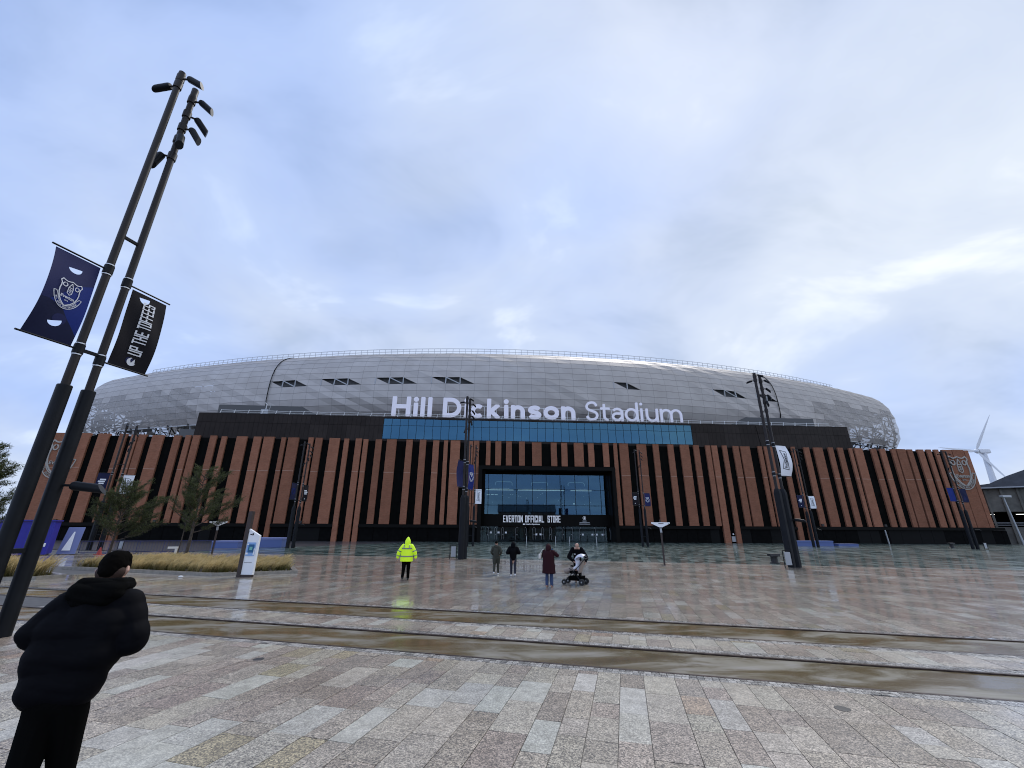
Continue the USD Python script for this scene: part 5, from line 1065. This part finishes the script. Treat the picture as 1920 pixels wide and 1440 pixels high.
# black puffer companion
t, J, s, HP = person('person in black hooded padded jacket and navy trousers walking beside the olive one', P2(.11, 22.23), 3, 1.60, 0, (.12, -.10), (0, .05), [(-.30, -.04, 1.08), (.30, -.04, 1.08)], [(-.16, .17, 1.08), (.16, .17, 1.08)])
trousers(t, J, s, 'cloth_navy', .92); shoes(t, J, s, 'shoe_white')
part(t, 'padded_jacket', flesh([((0, 0, .86), .165, (0, 0, 1.15), .195), ((-.16, 0, 1.26), .10, (.16, 0, 1.26), .10), ((0, 0, 1.15), .18, (0, 0, 1.30), .11)] + sleeve(J, 'L', s, .105, .095, .07) + sleeve(J, 'R', s, .105, .095, .07), .035, 7), 'jacket_black', smooth=60)
part(t, 'hood', flesh([((0, -.02, 1.34), .11, (0, -.005, 1.46), .125), ((0, 0, 1.46), .12, (0, .02, 1.52), .095)], .03, 6), 'jacket_black', smooth=60)
# woman in burgundy coat, arms raised with a phone
t, J, s, HP = person('person in long burgundy quilted coat and jeans holding a phone up', P2(1.52, 18.05), -22, 1.60, 0, (0, .05), (0, 0), [(-.26, .14, 1.12), (.34, .12, 1.16)], [(-.08, .34, 1.28), (.12, .36, 1.26)])
trousers(t, J, s, 'denim', .98, .012); shoes(t, J, s, 'shoe_tan')
lv = [(.50, 0, 0, .27, .19), (.53, 0, 0, .275, .20), (.8, 0, 0, .255, .19), (1.0, 0, 0, .235, .175), (1.2, 0, 0, .235, .17), (1.30, 0, 0, .20, .15), (1.36, 0, 0, .12, .11)]
q = []
for i in range(len(lv) - 1):
    for f_ in (0, .5): a = np.array(lv[i])*(1 - f_) + np.array(lv[i+1])*f_; a[3:] += .006*((-1)**(len(q))); q.append(tuple(a))
part(t, 'quilted_coat', union(man_of(loft(q + [lv[-1]])), man_of(flesh(sleeve(J, 'L', s, .095, .085, .062) + sleeve(J, 'R', s, .095, .085, .062) + [((-.14, 0, 1.27), .08, (.14, 0, 1.27), .08)], .035, 6))), 'cloth_burgundy', smooth=50)
part(t, 'fur_hood', flesh([((0, -.03, 1.36), .10, (0, -.01, 1.47), .118), ((0, 0, 1.48), .115, (0, .02, 1.53), .09), ((-.07, .06, 1.36), .06, (.07, .06, 1.36), .06)], .03, 5), 'cloth_burgundy', smooth=60)
ph = thing('phone', 'small phone held up by the person in burgundy', 'phone', P2(1.52, 18.05), -22); part(ph, 'case', box(-.02, .06, .462, .472, 1.24, 1.40), 'black_frame'); part(ph, 'screen', box(-.015, .055, .458, .461, 1.25, 1.39), 'poster_teal')
hbg = thing('handbag', 'pale shoulder bag at the left side of the person in burgundy', 'handbag', P2(1.52, 18.05), -22); part(hbg, 'bag', soft(fine(box(-.40, -.29, -.10, .10, 1.02, 1.22), .05), 5), 'cream_fabric', smooth=50); part(hbg, 'strap', tube([(-.34,-.08,1.2),(-.25,-.06,1.36),(-.2,.0,1.40)], .012, 5), 'cream_fabric')
# man bending over the pushchair: faces the viewer
t, J, s, HP = person('bald person in a black jacket bending over a grey pushchair', P2(2.95, 19.85), 172, 1.72, .30, (.0, .08), (0, 0), [(-.40, .26, 1.02), (.38, .26, 1.04)], [(-.34, .42, .84), (.16, .40, .86)], look=(.1, .8, -.6), look_up=(0, .6, .8))
trousers(t, J, s, 'cloth_black', .95); shoes(t, J, s, 'shoe_black')
part(t, 'jacket', flesh([((0, 0, .86), .15, (0, .12, 1.14), .18), ((-.15, .24, 1.30), .095, (.15, .24, 1.30), .095), ((0, .10, 1.12), .18, (0, .26, 1.33), .11)] + sleeve(J, 'L', s, .095, .085, .06) + sleeve(J, 'R', s, .095, .085, .06), .035, 7), 'jacket_black', smooth=60)
part(t, 'stubble_hair', flesh([(HP(-.05,-.05,.0), .055*s, HP(.05,-.05,.0), .055*s)], .03, 4), 'hair_fade', smooth=60); part(t, 'chest_badge', ball((.10, .40, 1.16), (.025, .012, .025), 1), 'white_sign')
for k in (-1, 1): part(t, 'eye', ball(HP(k*.032, .082, .012), .011*s, 1), 'eye_dark')
# pushchair, pointing to the left
st = thing('pushchair', 'grey pushchair with rain cover and taupe footmuff on black wheels', 'pushchair', P2(2.72, 19.05), 62)
fr = [tube([(x, .42, .10), (x, -.30, .78), (x, -.52, 1.02)], .016, 6) for x in (-.24, .24)] + [tube([(x, -.36, .10), (x, .02, .55), (x, .18, .62)], .016, 6) for x in (-.24, .24)] + [tube([(-.24, -.52, 1.02), (.24, -.52, 1.02)], .022, 8), tube([(-.24, -.36, .12), (.24, -.36, .12)], .014, 6), tube([(-.22, .30, .26), (.22, .30, .26)], .014, 6)]
part(st, 'frame', cat(fr), 'mast_steel')
for x, y, r in ((-.24, .42, .10), (.24, .42, .10), (-.27, -.36, .125), (.27, -.36, .125)):
    for dx_ in (-.03, .03):
        w = part(st, 'wheel', mv(lathe([(.02,-.014),(r*.8,-.016),(r,-.010),(r,.010),(r*.8,.016),(.02,.014)], 18), (x + dx_, y, r), roty(math.pi/2)), 'tyre_rubber', smooth=40); part(w, 'hub', mv(lathe([(.03,-.019),(.03,.019)], 10), (x + dx_, y, r), roty(math.pi/2)), 'galvanised')
part(st, 'seat', soft(fine(cat(hexa([(-.20,-.20,.42),(.20,-.20,.42),(.20,.20,.42),(-.20,.20,.42),(-.20,-.20,.52),(.20,-.20,.52),(.20,.22,.54),(-.20,.22,.54)])), .08), 4), 'cloth_black', smooth=50)
part(st, 'backrest', soft(fine(hexa([(-.20,-.24,.45),(.20,-.24,.45),(.20,-.16,.45),(-.20,-.16,.45),(-.20,-.40,.92),(.20,-.40,.92),(.20,-.33,.95),(-.20,-.33,.95)]), .08), 4), 'footmuff_taupe', smooth=50)
part(st, 'footmuff', flesh([((-.08, .06, .56), .115, (.08, .06, .56), .115), ((-.08, .36, .50), .115, (.08, .36, .50), .115), ((0, .06, .56), .13, (0, .40, .50), .125)], .04, 6), 'footmuff_taupe', smooth=60)
part(st, 'basket', hexa([(-.2,-.32,.16),(.2,-.32,.16),(.2,.22,.16),(-.2,.22,.16),(-.22,-.36,.34),(.22,-.36,.34),(.22,.24,.32),(-.22,.24,.32)]), 'cloth_black')
cn = []
for a_ in np.linspace(-.5, 1.15, 9): cn.append([(x*.25, -.32 + .34*math.sin(a_)*math.sqrt(max(0, 1 - x*x*.5)), .86 + .34*math.cos(a_)*math.sqrt(max(0, 1 - x*x*.55))) for x in np.linspace(-1, 1, 9)])
cn = np.array(cn); part(st, 'rain_cover', (cn.reshape(-1, 3), np.array(sum([[[i*9+j, i*9+j+1, i*9+j+10], [i*9+j, i*9+j+10, i*9+j+9]] for i in range(8) for j in range(8)], []))), 'rain_cover', smooth=True)
part(st, 'bumper_bar', tube([(-.22,.0,.70),(-.2,.14,.72),(.2,.14,.72),(.22,.0,.70)], .02, 8), 'cloth_black')
bb = thing('person', 'small child in a white hooded suit seated in the pushchair', 'person', P2(2.72, 19.05), 62)
hb, hx, CP = head_bones((0, -.10, .84), (0, 1, -.1), s=.78)
body = man_of(flesh([((0, -.16, .58), .09, (0, -.13, .72), .085), ((-.09, -.12, .71), .04, (-.15, .02, .60), .035), ((.09, -.12, .71), .04, (.15, .02, .60), .035), ((-.06, -.12, .56), .06, (-.07, .14, .58), .045), ((.06, -.12, .56), .06, (.07, .14, .58), .045)] + hb, .03, 6))
part(bb, 'body', union(body, *hx, *hand((-.15, .02, .60), (0, 1, -.3), (.6, 0, -.8), -1, .55), *hand((.15, .02, .60), (0, 1, -.3), (-.6, 0, -.8), 1, .55)), 'skin', smooth=45)
part(bb, 'hooded_suit', flesh([((0, -.16, .58), .115, (0, -.13, .73), .11), ((-.10, -.12, .71), .055, (-.15, .0, .62), .05), ((.10, -.12, .71), .055, (.15, .0, .62), .05)], .03, 5), 'blanket_white', smooth=60)
part(bb, 'hood', flesh([((0, -.14, .80), .10, (0, -.14, .88), .105), ((0, -.12, .90), .095, (0, -.09, .92), .08)], .025, 5), 'blanket_white', smooth=60); part(bb, 'blanket', flesh([((.10, -.02, .66), .07, (.16, .10, .50), .06), ((.14, .06, .56), .06, (.20, .12, .42), .045)], .03, 5), 'blanket_white', smooth=60)

# man in the foreground, seen from behind, hunched over something in his hands
t = thing('person', 'large near person in black padded jacket and black trousers seen from behind', 'person', (-2.80, 3.05, gz(3.05)), 16)
J = dict(pel=np.array([0, 0, 1.05]), ch=np.array([.0, .10, 1.38]), nk=np.array([-.015, .18, 1.58]), hd=np.array([-.025, .25, 1.72]))
for k, n_ in ((-1, 'L'), (1, 'R')):
    J['hip'+n_] = np.array([k*.062, 0, .99]); J['kn'+n_] = np.array([k*.055 + .012, .10*k + .04, .53]); J['an'+n_] = np.array([k*.07, .19*k - .02, .09 + (.05 if k < 0 else 0)])
    J['sh'+n_] = np.array([k*.165, .14, 1.53]); J['el'+n_] = np.array([k*(.250 if k < 0 else .275), .07, 1.375 if k < 0 else 1.31]); J['wr'+n_] = np.array([k*.11, .33, 1.27])
B = [(J['pel'], .10, J['ch'], .125), (J['ch'], .12, J['nk'], .065), (J['shL'], .055, J['shR'], .055), (J['ch'], .11, J['shL'], .05), (J['ch'], .11, J['shR'], .05), (J['nk'] - [0, 0, .03], .060, J['hd'] - [0, .01, .06], .058)]
for n_ in 'LR': B += [(J['hip'+n_]*[.6, 1, 1], .075, J['kn'+n_], .042), (J['kn'+n_], .042, J['an'+n_], .036), (J['an'+n_], .038, J['an'+n_] + [0, .11, -.05], .030), (J['sh'+n_], .052, J['el'+n_], .042), (J['el'+n_], .042, J['wr'+n_], .028)]
lookd = (-.04, 1, -.36); hb, hx, HP = head_bones(J['hd'], lookd, (0, .3, 1), 1.0)
body = man_of(flesh(B + hb, .022, 8)); hands = []
for k, n_ in ((-1, 'L'), (1, 'R')): hands += hand(J['wr'+n_], J['wr'+n_] - J['el'+n_] + [0, .2, 0], (-k*.4, -.2, .8), k, 1.0, .55)
part(t, 'body', union(body, *hx, *hands), 'skin', smooth=45)
def puff(mesh, per, amp):
    v, f = mesh; t_ = trimesh.Trimesh(v, f, process=False); n_ = np.array(t_.vertex_normals); w = amp*(np.abs(np.sin((v[:, 2] + .10*v[:, 1] + .03*np.sin(v[:, 0]*9))/per*np.pi))**.7 - .6) + .016*(meshkit.fbm(v*8, 3, 5) - .5)
    return v + n_*w[:, None], f
tor = [((-.085, 0, 1.10), .135, (.085, 0, 1.10), .135), ((-.105, .03, 1.24), .150, (.105, .03, 1.24), .150), ((-.12, .08, 1.38), .150, (.12, .08, 1.38), .150), ((-.14, .13, 1.50), .105, (.14, .13, 1.50), .105), ((0, .08, 1.4), .16, (0, .16, 1.55), .12)]
slv = sum([[(J['sh'+n_] + [0, 0, -.01], .100, J['el'+n_], .098), (J['el'+n_], .098, J['el'+n_] + (J['wr'+n_] - J['el'+n_])*.90, .072)] for n_ in 'LR'], [])
part(t, 'padded_jacket', puff(flesh(tor + slv, .016, 7), .12, .007), 'jacket_black', smooth=True)
part(t, 'jacket_hem', flesh([((-.095, 0, 1.075), .118, (.095, 0, 1.075), .118), ((-.095, 0, 1.10), .122, (.095, 0, 1.10), .122)], .025, 6), 'jacket_black', smooth=True)
part(t, 'collar_hood', puff(flesh([((-.105, .10, 1.635), .055, (.105, .10, 1.635), .055), ((-.10, .07, 1.60), .066, (.10, .07, 1.60), .066), ((-.10, .10, 1.64), .055, (-.09, .25, 1.63), .05), ((.10, .10, 1.64), .055, (.09, .25, 1.63), .05), ((-.06, .055, 1.565), .062, (.06, .055, 1.565), .062)], .014, 6), .055, .007), 'fleece_black', smooth=True)
part(t, 'trousers', flesh([((-.035, 0, 1.03), .12, (.035, 0, 1.03), .12)] + sum([[(J['hip'+n_] + [.012, 0, 0], .098, J['kn'+n_], .066), (J['kn'+n_], .066, J['an'+n_] + [0, 0, .02], .062)] for n_ in 'LR'], []), .025, 7), 'cloth_black', smooth=True)
shoes(t, J, 1.05, 'shoe_black')
hm = flesh([(HP(0,-.032,.038), .0845, HP(0,.02,.050), .082), (HP(0,-.046,-.005), .070, HP(0,-.03,.06), .080), (HP(0,.03,.078), .062, HP(0,.06,.075), .046), (HP(-.03,-.01,.085), .055, HP(.03,-.01,.085), .055)], .010, 5)
hn = np.array(trimesh.Trimesh(*hm, process=False).vertex_normals); part(t, 'hair', (hm[0] + hn*(.010*(meshkit.fbm(hm[0]*60, 3, 9) - .5))[:, None], hm[1]), 'hair_black', smooth=True)
part(t, 'faded_hair', flesh([(HP(-.026,-.028,-.012), .063, HP(.026,-.028,-.012), .063), (HP(0,-.045,-.02), .058, HP(0,-.02,-.06), .052)], .016, 5), 'hair_fade', smooth=True)
